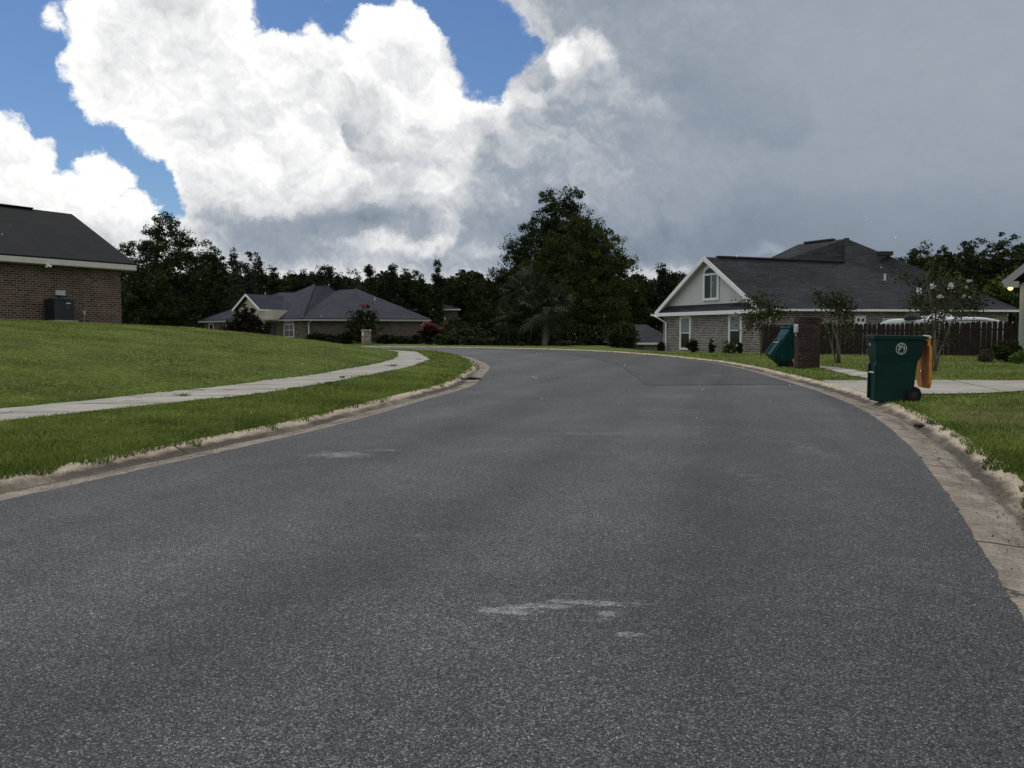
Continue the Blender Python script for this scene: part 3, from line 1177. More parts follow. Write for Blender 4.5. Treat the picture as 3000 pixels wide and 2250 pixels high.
def crown(lobes, n_clump, per, leaf, clump_r, r, hollow=.35, squash=.75):
    """lobes: (cx, cy, cz, rx, ry, rz). Leaves gather in clumps that sit mostly near each lobe's outside"""
    vol = np.array([(l[3] * l[4] * l[5]) ** .75 for l in lobes])
    pr = vol / vol.sum()
    k = r.choice(len(lobes), n_clump, p=pr)
    L = np.array(lobes)[k]
    dr = r.randn(n_clump, 3)
    dr /= np.linalg.norm(dr, axis=1)[:, None]
    rad = hollow + (1 - hollow) * r.rand(n_clump) ** .55
    rad *= 1 + .12 * r.randn(n_clump)
    cc = L[:, :3] + dr * rad[:, None] * L[:, 3:6]
    rr = clump_r * r.uniform(.5, 1.4, n_clump)
    C = np.repeat(cc, per, 0)
    off = r.randn(n_clump * per, 3)
    off *= (r.rand(n_clump * per) ** .45 / np.linalg.norm(off, axis=1) * np.repeat(rr, per))[:, None] * np.array([1.05, 1.05, 1.05 * squash])
    V = quads(C + off, leaf, r)
    tone = np.repeat(np.clip(.5 + .28 * r.randn(n_clump), 0, 1), per) * .6 + .4 * r.rand(n_clump * per)
    return V, tone, cc


def leaf_obj(name, Vs, tones, mat, parent):
    V = np.concatenate(Vs)
    T = np.concatenate(tones)
    n = len(V)
    return np_obj(name, V.reshape(-1, 3), np.arange(n * 4), 4, mat, parent=parent, rnd=np.repeat(T, 4))


def tree(name, label, px, ptop, wpx, Y, lobes_rel, rng_seed, mat='oak_leaf', trunk_r=.22, n_clump=160, per=34, leaf=.2, clump_r=.6,
         base_frac=.18, group=None, hollow=.3, trunk_mat='bark', limbs=5, cat='tree', zb=None, nlimb_seed=0):
    """lobes_rel in units: x of half width (-1..1), z 0..1 of the crown height, radii in half widths / heights"""
    r = np.random.RandomState(rng_seed)
    top = at(px, ptop, Y)
    X = top.x
    z0 = g1(X, Y) if zb is None else zb
    H = top.z - z0
    hw = wpx / 2 / F_PX * Y
    t = thing(name, label, cat, (X, Y, z0), group=group)
    zc0 = z0 + H * base_frac
    Hc = H * (1 - base_frac)
    lobes = [(X + lx * hw, Y + ly * hw, zc0 + lz * Hc, rx * hw, rx * hw * .95, rz * Hc) for (lx, ly, lz, rx, rz) in lobes_rel]
    V, T, cc = crown(lobes, n_clump, per, leaf, clump_r, r, hollow)
    leaf_obj('crown', [V], [T], mat, t)
    mb = MB()
    wob = r.uniform(-.02, .02, (6, 2)) * H
    hs = np.linspace(0, .80, 6)
    pts = [Vector((X + wob[i][0] * (i > 0), Y + wob[i][1] * (i > 0), z0 - .1 + H * hs[i])) for i in range(6)]
    mb.tube(pts, [trunk_r * (1.25 - hs[i] * 1.15) for i in range(6)], 8)
    for k in range(limbs):
        j = 1 + k % 4
        tgt = Vector(cc[r.randint(len(cc))])
        p0 = pts[j]
        mid = p0.lerp(tgt, .55) + Vector((0, 0, .06 * H))
        mb.tube([p0, mid, tgt], [trunk_r * .45, trunk_r * .28, trunk_r * .08], 6)
    mb.build('trunk', trunk_mat, t, smooth=True)
    return t


# lobes for different habits of growth
BROAD = [(0, 0, .55, .72, .36), (-.45, .1, .42, .5, .28), (.48, -.1, .44, .5, .28), (-.1, .2, .82, .42, .2), (.25, 0, .68, .45, .22), (-.3, -.1, .66, .4, .2), (0, 0, .2, .75, .22)]
TALLP = [(0, 0, .88, .34, .12), (-.3, 0, .72, .36, .09), (.3, .1, .66, .40, .10), (-.12, 0, .52, .5, .10), (.25, 0, .42, .5, .09), (-.35, 0, .34, .42, .10), (0, 0, .2, .62, .18), (0, 0, .6, .3, .3)]
CONE = [(0, 0, .92, .18, .08), (0, 0, .74, .34, .13), (0, 0, .54, .52, .16), (.1, 0, .36, .7, .18), (-.1, 0, .18, .82, .18)]


# ------------------------------------------------------------------ houses: helpers
def poly_face(mb, *pts):
    mb.face(*pts)


def window(house, c, right, up, n, w, h, arch=0.0, frame=.09, mull=(), panes='window_glass', bars=(), name='window', lower=None, fmat='white_paint'):
    """framed window on a wall: c = centre of the opening, right/up unit vectors, n = outward normal"""
    c = Vector(c)
    ax = (right, n, up)
    f = MB()
    fd = .07
    f.box(c - right * (w / 2 + frame / 2) + n * (fd / 2), (frame, fd, h + 2 * frame), ax)
    f.box(c + right * (w / 2 + frame / 2) + n * (fd / 2), (frame, fd, h + 2 * frame), ax)
    f.box(c - up * (h / 2 + frame / 2) + n * (fd / 2 + .01), (w, fd + .02, frame), ax)
    if arch <= 0:
        f.box(c + up * (h / 2 + frame / 2) + n * (fd / 2 + .002), (w, fd, frame), ax)
    else:
        # flat transom bar plus a segmental head
        f.box(c + up * (h / 2 - .03) + n * (fd / 2 - .01), (w, fd, frame * .8), ax)
        K = 10
        for k in range(K):
            a0, a1 = math.pi * k / K, math.pi * (k + 1) / K
            def q(a, e):
                return c + up * (h / 2 + .06 + math.sin(a) * (arch + e)) - right * (math.cos(a) * (w / 2 + e)) + n * (fd / 2)
            f.beam_pts = None
            p0, p1 = q(a0, frame / 2), q(a1, frame / 2)
            d = (p1 - p0)
            f.box((p0 + p1) / 2, (d.length * 1.08, fd, frame), (d.normalized(), n, d.normalized().cross(n) * -1))
    for m in mull:       # vertical bars, fraction of the width
        f.box(c + right * (m * w / 2) + n * (fd / 2 - .012), (.055, fd - .02, h), ax)
    for b_ in bars:      # horizontal bars
        f.box(c + up * (b_ * h / 2) + n * (fd / 2 - .008), (w, fd - .03, .06), ax)
    win = f.build(name, fmat, house)
    g = MB()
    if lower is None:
        g.box(c + n * .012, (w, .02, h), ax)
        g.build('pane', panes, win)
    else:
        g.box(c + up * (h * .25) + n * .012, (w, .02, h * .5), ax)
        g.build('pane', panes, win)
        g = MB()
        g.box(c - up * (h * .25) + n * .012, (w, .02, h * .5), ax)
        g.build('pane', lower, win)
    if arch > 0:
        g = MB()
        K = 10
        pts = [c + up * (h / 2 + .05 + math.sin(math.pi * k / K) * arch) - right * (math.cos(math.pi * k / K) * w / 2) + n * .022 for k in range(K + 1)]
        g.face(*pts)
        g.build('pane', 'window_glass', win)
    return win


def slab_roof(mb, faces, thick=.16):
    """roof planes with real thickness"""
    for pts in faces:
        P = [Vector(p) for p in pts]
        n = (P[1] - P[0]).cross(P[2] - P[0])
        if n.z < 0:
            P = P[::-1]
        i = len(mb.v)
        k = len(P)
        mb.v += P + [p - Vector((0, 0, thick)) for p in P]
        mb.f.append([i + a for a in range(k)])
        mb.f.append([i + k + a for a in range(k)][::-1])
        for a in range(k):
            b = (a + 1) % k
            mb.f.append([i + b, i + a, i + k + a, i + k + b])


# ------------------------------------------------------------------ left brick house
def left_house():
    C = at(352, 784, 40.0)
    zg = g1(C.x, C.y)
    u = Vector((-.55, -.835, 0)).normalized()      # along the visible wall, towards the viewer's left
    n = Vector((-.835, .55, 0)).normalized()       # into the house
    z_e = at(382, 775.5, 40.3).z
    base = Vector((C.x, C.y, zg))
    h = thing('brick_house', 'brown brick house with black gable roof on the rise at far left', 'house', base)
    Lw, D = 16.0, 10.0
    wall_top = z_e - .02
    c0 = Vector((C.x, C.y, 0))
    mb = MB()
    a, b, c, d = c0, c0 + u * Lw, c0 + u * Lw + n * D, c0 + n * D
    zb = zg - .8
    ridge_z = at(205, 628, 43.3).z
    mid0, mid1 = c0 + n * (D / 2), c0 + u * Lw + n * (D / 2)
    def z(p, zz):
        return (p.x, p.y, zz)
    mb.face(z(a, zb), z(a, wall_top), z(b, wall_top), z(b, zb))
    mb.face(z(d, zb), z(c, zb), z(c, wall_top), z(d, wall_top))
    mb.face(z(a, zb), z(d, zb), z(d, wall_top), z(mid0, ridge_z - .3), z(a, wall_top))
    mb.face(z(b, zb), z(b, wall_top), z(mid1, ridge_z - .3), z(c, wall_top), z(c, zb))
    mb.build('wall', 'brick_brown', h, fix=True)
    e = .5
    r = MB()
    E0 = c0 - u * e - n * e
    E1 = c0 + u * (Lw + e) - n * e
    R0_, R1_ = c0 - u * e + n * (D / 2), c0 + u * (Lw + e) + n * (D / 2)
    B0, B1 = c0 - u * e + n * (D + e), c0 + u * (Lw + e) + n * (D + e)
    ze = z_e + .03
    slab_roof(r, [[z(E0, ze), z(E1, ze), z(R1_, ridge_z), z(R0_, ridge_z)], [z(B1, ze), z(B0, ze), z(R0_, ridge_z), z(R1_, ridge_z)]], .14)
    roof = r.build('roof', 'shingle_black', h)
    rc = MB()
    rc.beam(z(R0_ + u * 2.0, ridge_z + .025), z(R1_, ridge_z + .025), .34, .06)
    rc.build('ridge_cap', 'shingle_black', roof)
    f = MB()
    f.beam(z(E0 - n * .03, ze - .20), z(E1 - n * .03, ze - .20), .04, .24)
    f.build('fascia', 'cream_paint', h)
    s = MB()
    s.box((c0 - n * .24 + u * Lw / 2) + Vector((0, 0, ze - .33)), (Lw + 1, .48, .02), (u, n, Vector((0, 0, 1))))
    s.build('soffit', 'soffit_paint', h)
    # twin flood lamp under the eave
    p = at(338 / 2.949, 550 + 632 / 2.949, 37.0)
    k = (Vector((p.x, p.y, 0)) - c0).dot(u)
    q = c0 + u * k - n * .56 + Vector((0, 0, ze - .36))
    lm = MB()
    lm.tube([q + Vector((0, 0, .12)), q], .03, 8)
    for sgn in (-1, 1):
        lm.tube([q, q + u * (.10 * sgn) - n * .08 - Vector((0, 0, .07))], [.03, .065], 10)
    lm.build('flood_lamp', 'white_paint', h, smooth=False)
    # electrical disconnect, conduit and outlet on the wall
    def on_wall(zx, zy, Y0=38.5):
        px, py = zx / 2.949, 550 + zy / 2.949
        rr = ray(px, py)
        nn_ = -n
        t = (c0 - Vector((0, 0, CAM_H))).dot(nn_) / rr.dot(nn_)
        return Vector((0, 0, CAM_H)) + rr * t
    zax = Vector((0, 0, 1))
    p = on_wall(512, 908)
    bx = MB()
    bx.box(p - n * .06, (.42, .14, .22), (u, n, zax))
    bx.box(p - n * .135 + zax * .085, (.44, .03, .05), (u, n, zax))
    bx.build('disconnect_box', 'metal_box', h)
    cd = MB()
    p2 = on_wall(503, 1010)
    cd.tube([p - n * .05 - zax * .1, p2 - n * .05], .028, 8)
    cd.build('conduit', 'dark_metal', h)
    p = on_wall(722, 1078)
    ob = MB()
    ob.box(p - n * .04, (.10, .09, .18), (u, n, zax))
    ob.tube([p - n * .035 - zax * .08, p - n * .035 - zax * .62], .018, 8)
    ob.build('outlet_box', 'pvc_grey', h)
    # air conditioner on the lawn in front of that wall
    q0, q1 = on_wall(318, 1150), on_wall(566, 1150)
    cx = (q0 + q1) / 2 - n * .62 - u * .05
    zgc = g1(cx.x, cx.y)
    ac = thing('air_conditioner', 'dark boxy air conditioner unit on the lawn against the brick wall', 'air conditioner', (cx.x, cx.y, zgc))
    W, Hh = .88, .88
    b_ = MB()
    cz = Vector((cx.x, cx.y, zgc))
    b_.box(cz + zax * (.05 + Hh / 2), (W * .94, W * .94, Hh), (u, n, zax))
    for s1 in (-1, 1):
        for s2 in (-1, 1):
            b_.box(cz + u * (s1 * W * .46) + n * (s2 * W * .46) + zax * (.05 + Hh / 2), (.07, .07, Hh + .02), (u, n, zax))
    b_.build('cabinet', 'dark_metal', ac)
    g = MB()
    for k in range(12):
        zz = .12 + k * .066
        for s2 in (-1, 1):
            g.box(cz + n * (s2 * W * .485) + zax * zz, (W * .86, .02, .035), (u, n, zax))
            g.box(cz + u * (s2 * W * .485) + zax * zz, (.02, W * .86, .035), (u, n, zax))
    g.build('louvre', 'dark_metal', ac)
    tp = MB()
    tp.box(cz + zax * (.05 + Hh + .025), (W + .05, W + .05, .05), (u, n, zax))
    tp.tube([cz + zax * (.10 + Hh), cz + zax * (.125 + Hh)], .33, 20)
    tp.build('top_grille', 'dark_metal', ac)
    bd = MB()
    bd.box(cz - n * (W * .50 + .006) + u * -.16 + zax * .80, (.2, .012, .05), (u, n, zax))
    bd.build('badge', 'galvanised', ac)
    pd = MB()
    pd.box(cz + zax * .02, (W + .15, W + .15, .07), (u, n, zax))
    pd.build('pad', 'sidewalk_concrete', ac)


left_house()


# ------------------------------------------------------------------ middle house
def middle_house():
    k = 84 / 75.5
    zg = .36
    def A(px, py, Y):
        return at(px, py, Y * k)
    E1, E3, E4 = A(580.5, 938, 86), A(884, 932, 75.5), A(1262, 932.5, 78.5)
    ze = A(1000, 932.5, 76).z
    for p in (E1, E3, E4):
        p.z = ze
    h = thing('hip_roof_house', 'low brick house with blue grey hip roof and stucco front gable beyond the bend', 'house', (E3.x, E3.y, zg))
    BL = Vector((E1.x + 6.0, E1.y + 11, ze))
    BR = Vector((E4.x - 2.2, E4.y + 13, ze))
    L1, L2 = A(818, 855, 84), A(866, 855, 84)
    R1, R2 = A(921, 833, 83.5), A(953.5, 833, 85)
    R3, R4 = A(987, 848, 86), A(1042, 845, 86)
    Vb = E3.lerp(E4, .205)
    E5 = E3.lerp(E4, .36)
    r = MB()
    faces = [[E1, E3, L2, L1], [E3, R1, L2], [E3, Vb, R3], [E3, R3, R2], [E3, R2, R1], [Vb, E5, R4], [Vb, R4, R3], [E5, E4, R4],
             [E1, L1, BL], [E4, BR, R4], [BL, L1, L2], [BL, L2, R1], [BL, R1, R2], [BL, R2, BR], [R2, R3, BR], [R3, R4, BR]]
    slab_roof(r, faces, .12)
    roof = r.build('roof', 'shingle_grey', h)
    for p, q_ in ((R1, R2), (L1, L2), (R3, R4)):
        caps = MB()
        caps.beam(p + Vector((0, 0, .04)), q_ + Vector((0, 0, .04)), .4, .08)
        caps.build('ridge_cap', 'shingle_black', roof)
    for p, q_ in ((E3, R1), (E5, R4), (E1, L1)):
        hip = MB()
        hip.beam(p + Vector((0, 0, .01)), q_ + Vector((0, 0, .01)), .30, .04)
        hip.build('hip_cap', 'shingle_grey', roof)
    f = MB()
    dn = Vector((0, 0, -.17))
    for p, q_ in ((E1, E3), (E3, E4), (E4, BR)):
        f.beam(p + dn, q_ + dn, .06, .18)
    f.build('fascia', 'grey_paint', h)
    # walls, set in from the eaves
    cen = (E1 + E3 + E4 + BR + BL) / 5
    def inset(p, d=.75):
        v = (cen - p)
        v.z = 0
        return p + v.normalized() * d
    W = [inset(p) for p in (E1, E3, E4, BR, BL)]
    w = MB()
    w.prism([(p.x, p.y) for p in W], zg - .4, ze - .1)
    w.build('wall', 'brick_taupe', h, fix=True)
    so_ = MB()
    so_.face(*[(p.x, p.y, ze - .135) for p in (E1, E3, E4, BR, BL)])
    so_.build('soffit', 'soffit_paint', h)
    # front facade frame
    a, b = W[0], W[1]
    t = (b - a)
    t.z = 0
    t.normalize()
    n = Vector((t.y, -t.x, 0))
    if n.y > 0:
        n = -n
    zax = Vector((0, 0, 1))

    def on_wall(px, py, off=0.0, A0=a, nn=n):
        rr = ray(px, py)
        s = (A0 + nn * off - Vector((0, 0, CAM_H))).dot(nn) / rr.dot(nn)
        return Vector((0, 0, CAM_H)) + rr * s
    # projecting gable with stucco face
    off = 1.3
    pk, lf, rf = on_wall(719.5, 861, off + .45), on_wall(680.5, 905, off + .45), on_wall(761, 908, off + .45)
    lf.z = rf.z = (lf.z + rf.z) / 2
    mid = (lf + rf) / 2
    half = (rf - lf).length / 2
    back = -n * 6.0
    g = MB()
    pk2 = Vector((mid.x, mid.y, pk.z))
    slab_roof(g, [[lf, pk2, pk2 + back, lf + back], [pk2, rf, rf + back, pk2 + back]], .12)
    gr = g.build('gable_roof', 'shingle_grey', h)
    ge = MB()
    ge.beam(rf + dn * .6 + t * .04, rf + back * .75 + dn * .6 + t * .04, .05, .14)
    up_n = n * .03
    ge.beam(lf + up_n - zax * .1, pk2 + up_n - zax * .1, .05, .2)
    ge.beam(rf + up_n - zax * .1, pk2 + up_n - zax * .1, .05, .2)
    ge.build('gable_trim', 'white_paint', h)
    inn = -n * .45
    st = MB()
    zl = on_wall(700, 938, off).z
    q0, q1 = lf + inn + t * .25, rf + inn + t * 1.6
    def zz(p, z_):
        return (p.x, p.y, z_)
    st.face(zz(q0, zl), zz(q1, zl), zz(q1, lf.z - .12), zz(rf + inn - t * .2, lf.z - .12), (pk2.x + inn.x, pk2.y + inn.y, pk.z - .2), zz(q0, lf.z - .12))
    st.face(zz(q1, zl), zz(q1 + back * .3, zl), zz(q1 + back * .3, lf.z - .1), zz(q1, lf.z - .1))
    st.build('gable_wall', 'tan_stucco', h, fix=True)
    col = MB()
    p = on_wall(772, 950, off - .1)
    col.box((p.x, p.y, (zg + zl) / 2), (.34, .34, zl - zg + .1), (t, n, zax))
    col.box((p.x, p.y, zl - .08), (.46, .46, .16), (t, n, zax))
    col.box((p.x, p.y, zg + .12), (.46, .46, .24), (t, n, zax))
    col.build('porch_column', 'tan_stucco', h)
    dr = MB()
    p0 = on_wall(793, 960, .03)
    dr.box((p0.x, p0.y, zg + 1.1), (1.5, .06, 2.3), (t, n, zax))
    dr.build('entry_door', 'black_trim', h)
    # windows
    c = on_wall(848, 967, .0)
    ww = (on_wall(864, 967) - on_wall(833, 967)).length * .82
    window(h, c, t, zax, n, ww, 1.25, arch=.3, frame=.13, mull=(0,), bars=(0,), fmat='cream_paint')
    c = on_wall(620, 966)
    window(h, c, t, zax, n, .7, 1.2, frame=.12, bars=(0,), fmat='cream_paint')
    dsp = MB()
    p = W[1] + (W[2] - W[1]).normalized() * .5
    m = (W[2] - W[1]).normalized()
    n2 = Vector((m.y, -m.x, 0))
    dsp.tube([E3 + m * 1.0 + n2 * -.1 - zax * .2, p + n2 * .12 - zax * .5 + Vector((0, 0, ze - p.z)), Vector((p.x, p.y, zg + .2)) + n2 * .12], .055, 8)
    dsp.build('downspout', 'white_paint', h)
    dsp = MB()
    p = W[2] - m * .3
    dsp.tube([E4 - m * .6 - zax * .2, Vector((p.x, p.y, ze - .6)) + n2 * .12, Vector((p.x, p.y, zg + .2)) + n2 * .12], .055, 8)
    dsp.build('downspout', 'white_paint', h)


middle_house()


# ------------------------------------------------------------------ right gabled house
def right_house():
    zax = Vector((0, 0, 1))
    cR = at(2225, 903, 50.0)
    ze = cR.z
    cL = at(1921, 916, 59.1)
    cL.z = ze
    zg = g1(cR.x, cR.y)
    h = thing('gabled_house', 'brick house with white stucco gable and charcoal roof at right', 'house', (cR.x, cR.y, zg))
    d = (cL - cR)
    d.z = 0
    span = d.length
    d.normalize()                                   # from near corner to far corner of the gable front
    m = Vector((-d.y, d.x, 0))
    if m.x < 0:
        m = -m                                      # into the house (to the right)
    pk = at(2064, 752.5, (cL.y + cR.y) / 2 - .1)
    mid = (cL + cR) / 2
    pk = Vector((mid.x, mid.y, pk.z))
    ER = at(2990, 902.5, 52.0)
    ER.z = ze
    E_ = at(2472, 768.5, 58.3)
    Nn = at(2480.5, 699, 60.0)
    Fr = at(2338, 716, 63.8)
    G = at(2130, 817, 62.5)
    Kk = at(2512, 860, 57.5)
    BRk = Vector((ER.x - 2, ER.y + 20, ze))
    BLk = Vector((cL.x + 7, cL.y + 6, ze))
    r = MB()
    slab_roof(r, [[cR, E_, pk], [cR, ER, E_], [E_, ER, Nn], [Nn, ER, BRk], [Nn, BRk, Fr], [Nn, Fr, G], [Nn, G, Kk], [Fr, BRk, BLk], [Fr, BLk, G],
                  [cL, pk, E_], [cL, E_, BLk]], .13)
    roof = r.build('roof', 'shingle_charcoal', h)
    cap = MB()
    cap.beam(pk.lerp(E_, .09) + zax * .06, E_ + zax * .04, .34, .10)
    cap.beam(Nn.lerp(Fr, .25) + zax * .06, Nn.lerp(Fr, .85) + zax * .06, .34, .12)
    cap.build('ridge_vent', 'black_trim', roof)
    hipc = MB()
    hipc.beam(Nn + zax * .03, E_.lerp(Kk, .25) + zax * .05, .36, .05)
    hipc.build('hip_cap', 'shingle_charcoal', roof)
    vt = MB()
    p = at(2593, 743, 57.6)
    vt.box(p, (.9, .5, .28))
    vt.build('roof_vent', 'black_trim', roof)
    p = at(2592.5, 808, 54.0)
    pv = MB()
    pv.tube([p - zax * .3, p + zax * .14], .075, 10)
    pv.build('vent_pipe', 'galvanised', roof)
    # white trim: rakes, level fascia, gutters
    o = -m * .03
    tr = MB()
    tr.beam(cR + o - zax * .10, pk + o - zax * .10, .06, .26)
    tr.beam(cL + o - zax * .10, pk + o - zax * .10, .06, .26)
    tr.build('rake_board', 'white_paint', h)
    fs = MB()
    fs.beam(cR + o * 2 - zax * .17, cL + o * 2 - zax * .17, .06, .24)
    fs.build('fascia', 'white_paint', h)
    gt = MB()
    sd = (ER - cR).normalized()
    sn = Vector((sd.y, -sd.x, 0))
    gt.beam(cR + sn * .08 - zax * .10, ER + sn * .08 - zax * .10, .13, .13)
    gt.build('gutter', 'white_paint', h)
    gt2 = MB()
    p = cL + m * .0 + d * .08
    gt2.beam(p - zax * .18 - m * .32, p + m * 6 - zax * .18, .14, .14)
    gt2.build('gutter', 'white_paint', h)
    so_ = MB()
    fdir = m * .5
    so_.face(*[q_ - zax * .16 for q_ in (cR, ER, ER + Vector((0, .6, 0)), cR + Vector((0, .6, 0)))])
    so_.build('soffit', 'soffit_paint', h)
    # walls
    w0 = cR + m * .42 + d * .35
    w1 = cL + m * .42 - d * .35
    wR = ER - sd * .5 + Vector((0, .5, 0))
    wb = Vector((wR.x, wR.y + 17, 0))
    wb2 = Vector((w1.x + 6, w1.y + 5, 0))
    w = MB()
    w.prism([(w0.x, w0.y), (wR.x, wR.y), (wb.x, wb.y), (wb2.x, wb2.y), (w1.x, w1.y)], zg - .5, ze - .15)
    w.build('wall', 'brick_grey', h, fix=True)
    # stucco gable, with the little shingled skirt roof below it
    g0, g1_ = cR + m * .45, cL + m * .45
    pkz = pk.z - .22
    gm = pk + m * .45
    gw = MB()
    zb = ze + .45
    def xy(p, z_):
        return Vector((p.x, p.y, z_))
    gw.face(xy(g0, ze - .1), xy(gm, pkz), xy(g1_, ze - .1))
    gw.build('gable_wall', 'stucco', h, fix=True)
    sk = MB()
    s0, s1 = cR - m * .02 + d * .1, cL - m * .02 - d * .1
    t0, t1 = g0 + d * .72, g1_ - d * .72
    slab_roof(sk, [[xy(s0, ze - .05), xy(s1, ze - .05), xy(t1, ze + .42) - m * .02, xy(t0, ze + .42) - m * .02]], .05)
    sk.build('skirt_roof', 'shingle_charcoal', h)
    ru = MB()
    for a_, b_ in ((cR, pk), (cL, pk)):
        ru.face(a_ - zax * .2, b_ - zax * .2, b_ - zax * .2 + m * .45, a_ - zax * .2 + m * .45)
    ru.build('rake_soffit', 'soffit_paint', h)

    def on_front(px, py, off=0.0):
        A0 = w0 - m * off
        rr = ray(px, py)
        s = (A0 - Vector((0, 0, CAM_H))).dot(m) / rr.dot(m)
        return Vector((0, 0, CAM_H)) + rr * s
    n = -m
    rt = -d                      # towards the viewer's right
    # gable window with arched head
    a_, b_, c_ = on_front(2061, 873), on_front(2106, 873), on_front(2083, 799)
    cw = (a_ + b_) / 2
    zlo, zhi = on_front(2083, 875).z, on_front(2083, 800).z
    ww = (b_ - a_).length * .80
    c = xy(cw, (zlo + zhi) / 2)
    gwn = window(h, c, rt, zax, n, ww, zhi - zlo - .1, arch=.33, frame=.17, mull=(.05,), panes='window_glass')
    cur = MB()
    cur.box(c + rt * (ww * .27) + n * .026, (ww * .44, .008, (zhi - zlo) * .93), (rt, n, zax))
    cur.build('curtain', 'curtain_glass', gwn)
    for (x0, x1, y0, y1) in ((1993, 2025, 930, 1021), (2136, 2174, 924, 1012)):
        a_, b_ = on_front(x0, 970), on_front(x1, 970)
        zt = on_front((x0 + x1) / 2, y0).z
        zl = on_front((x0 + x1) / 2, y1).z
        wd = (b_ - a_).length * .76
        window(h, xy((a_ + b_) / 2, (zt + zl) / 2), rt, zax, n, wd, zt - zl - .12, frame=.15, bars=(0,), panes='blind_glass', lower='window_glass')
    # downspouts
    ds = MB()
    q_ = on_front(1951, 970, .08)
    ds.tube([cL - zax * .24 - m * .15 + d * .02, cL - zax * .34 - m * .05 - d * .25, xy(q_, ze - .75), xy(q_, zg - .1)], .062, 8)
    ds.build('downspout', 'white_paint', h)
    ds = MB()
    q_ = w0 + sd * .55 + sn * .08
    ds.tube([cR + sd * 1.0 - zax * .2, xy(q_, ze - .55), xy(q_, zg)], .06, 8)
    ds.build('downspout', 'white_paint', h)
    # white panel with two dark squares on the side wall
    A0 = w0

    def on_side(px, py, off=0.0):
        wd_ = (wR - w0)
        wd_.z = 0
        wd_.normalize()
        nn = Vector((wd_.y, -wd_.x, 0))
        rr = ray(px, py)
        s = (A0 + nn * off - Vector((0, 0, CAM_H))).dot(nn) / rr.dot(nn)
        return Vector((0, 0, CAM_H)) + rr * s, wd_, nn
    p, wd_, nn = on_side(2518, 941)
    mx = MB()
    mx.box(p + nn * .06 - zax * .1, (.70, .12, .78), (wd_, nn, zax))
    mx.box(p + nn * .075 + zax * .31, (.76, .16, .05), (wd_, nn, zax))
    mb_ = mx.build('meter_panel', 'white_paint', h)
    for s in (-1, 1):
        sq = MB()
        sq.box(p + nn * .13 + wd_ * (s * .14) + zax * .06, (.14, .03, .16), (wd_, nn, zax))
        sq.build('meter_window', 'black_trim', mb_)
    p, wd_, nn = on_side(2603, 938)
    window(h, p - zax * .5, wd_, zax, nn, .62, 1.1, frame=.07, bars=(0,))
    p, wd_, nn = on_side(2910, 938)
    window(h, p - zax * .5, wd_, zax, nn, .5, 1.1, frame=.05, bars=(0,))
    return h


right_house()


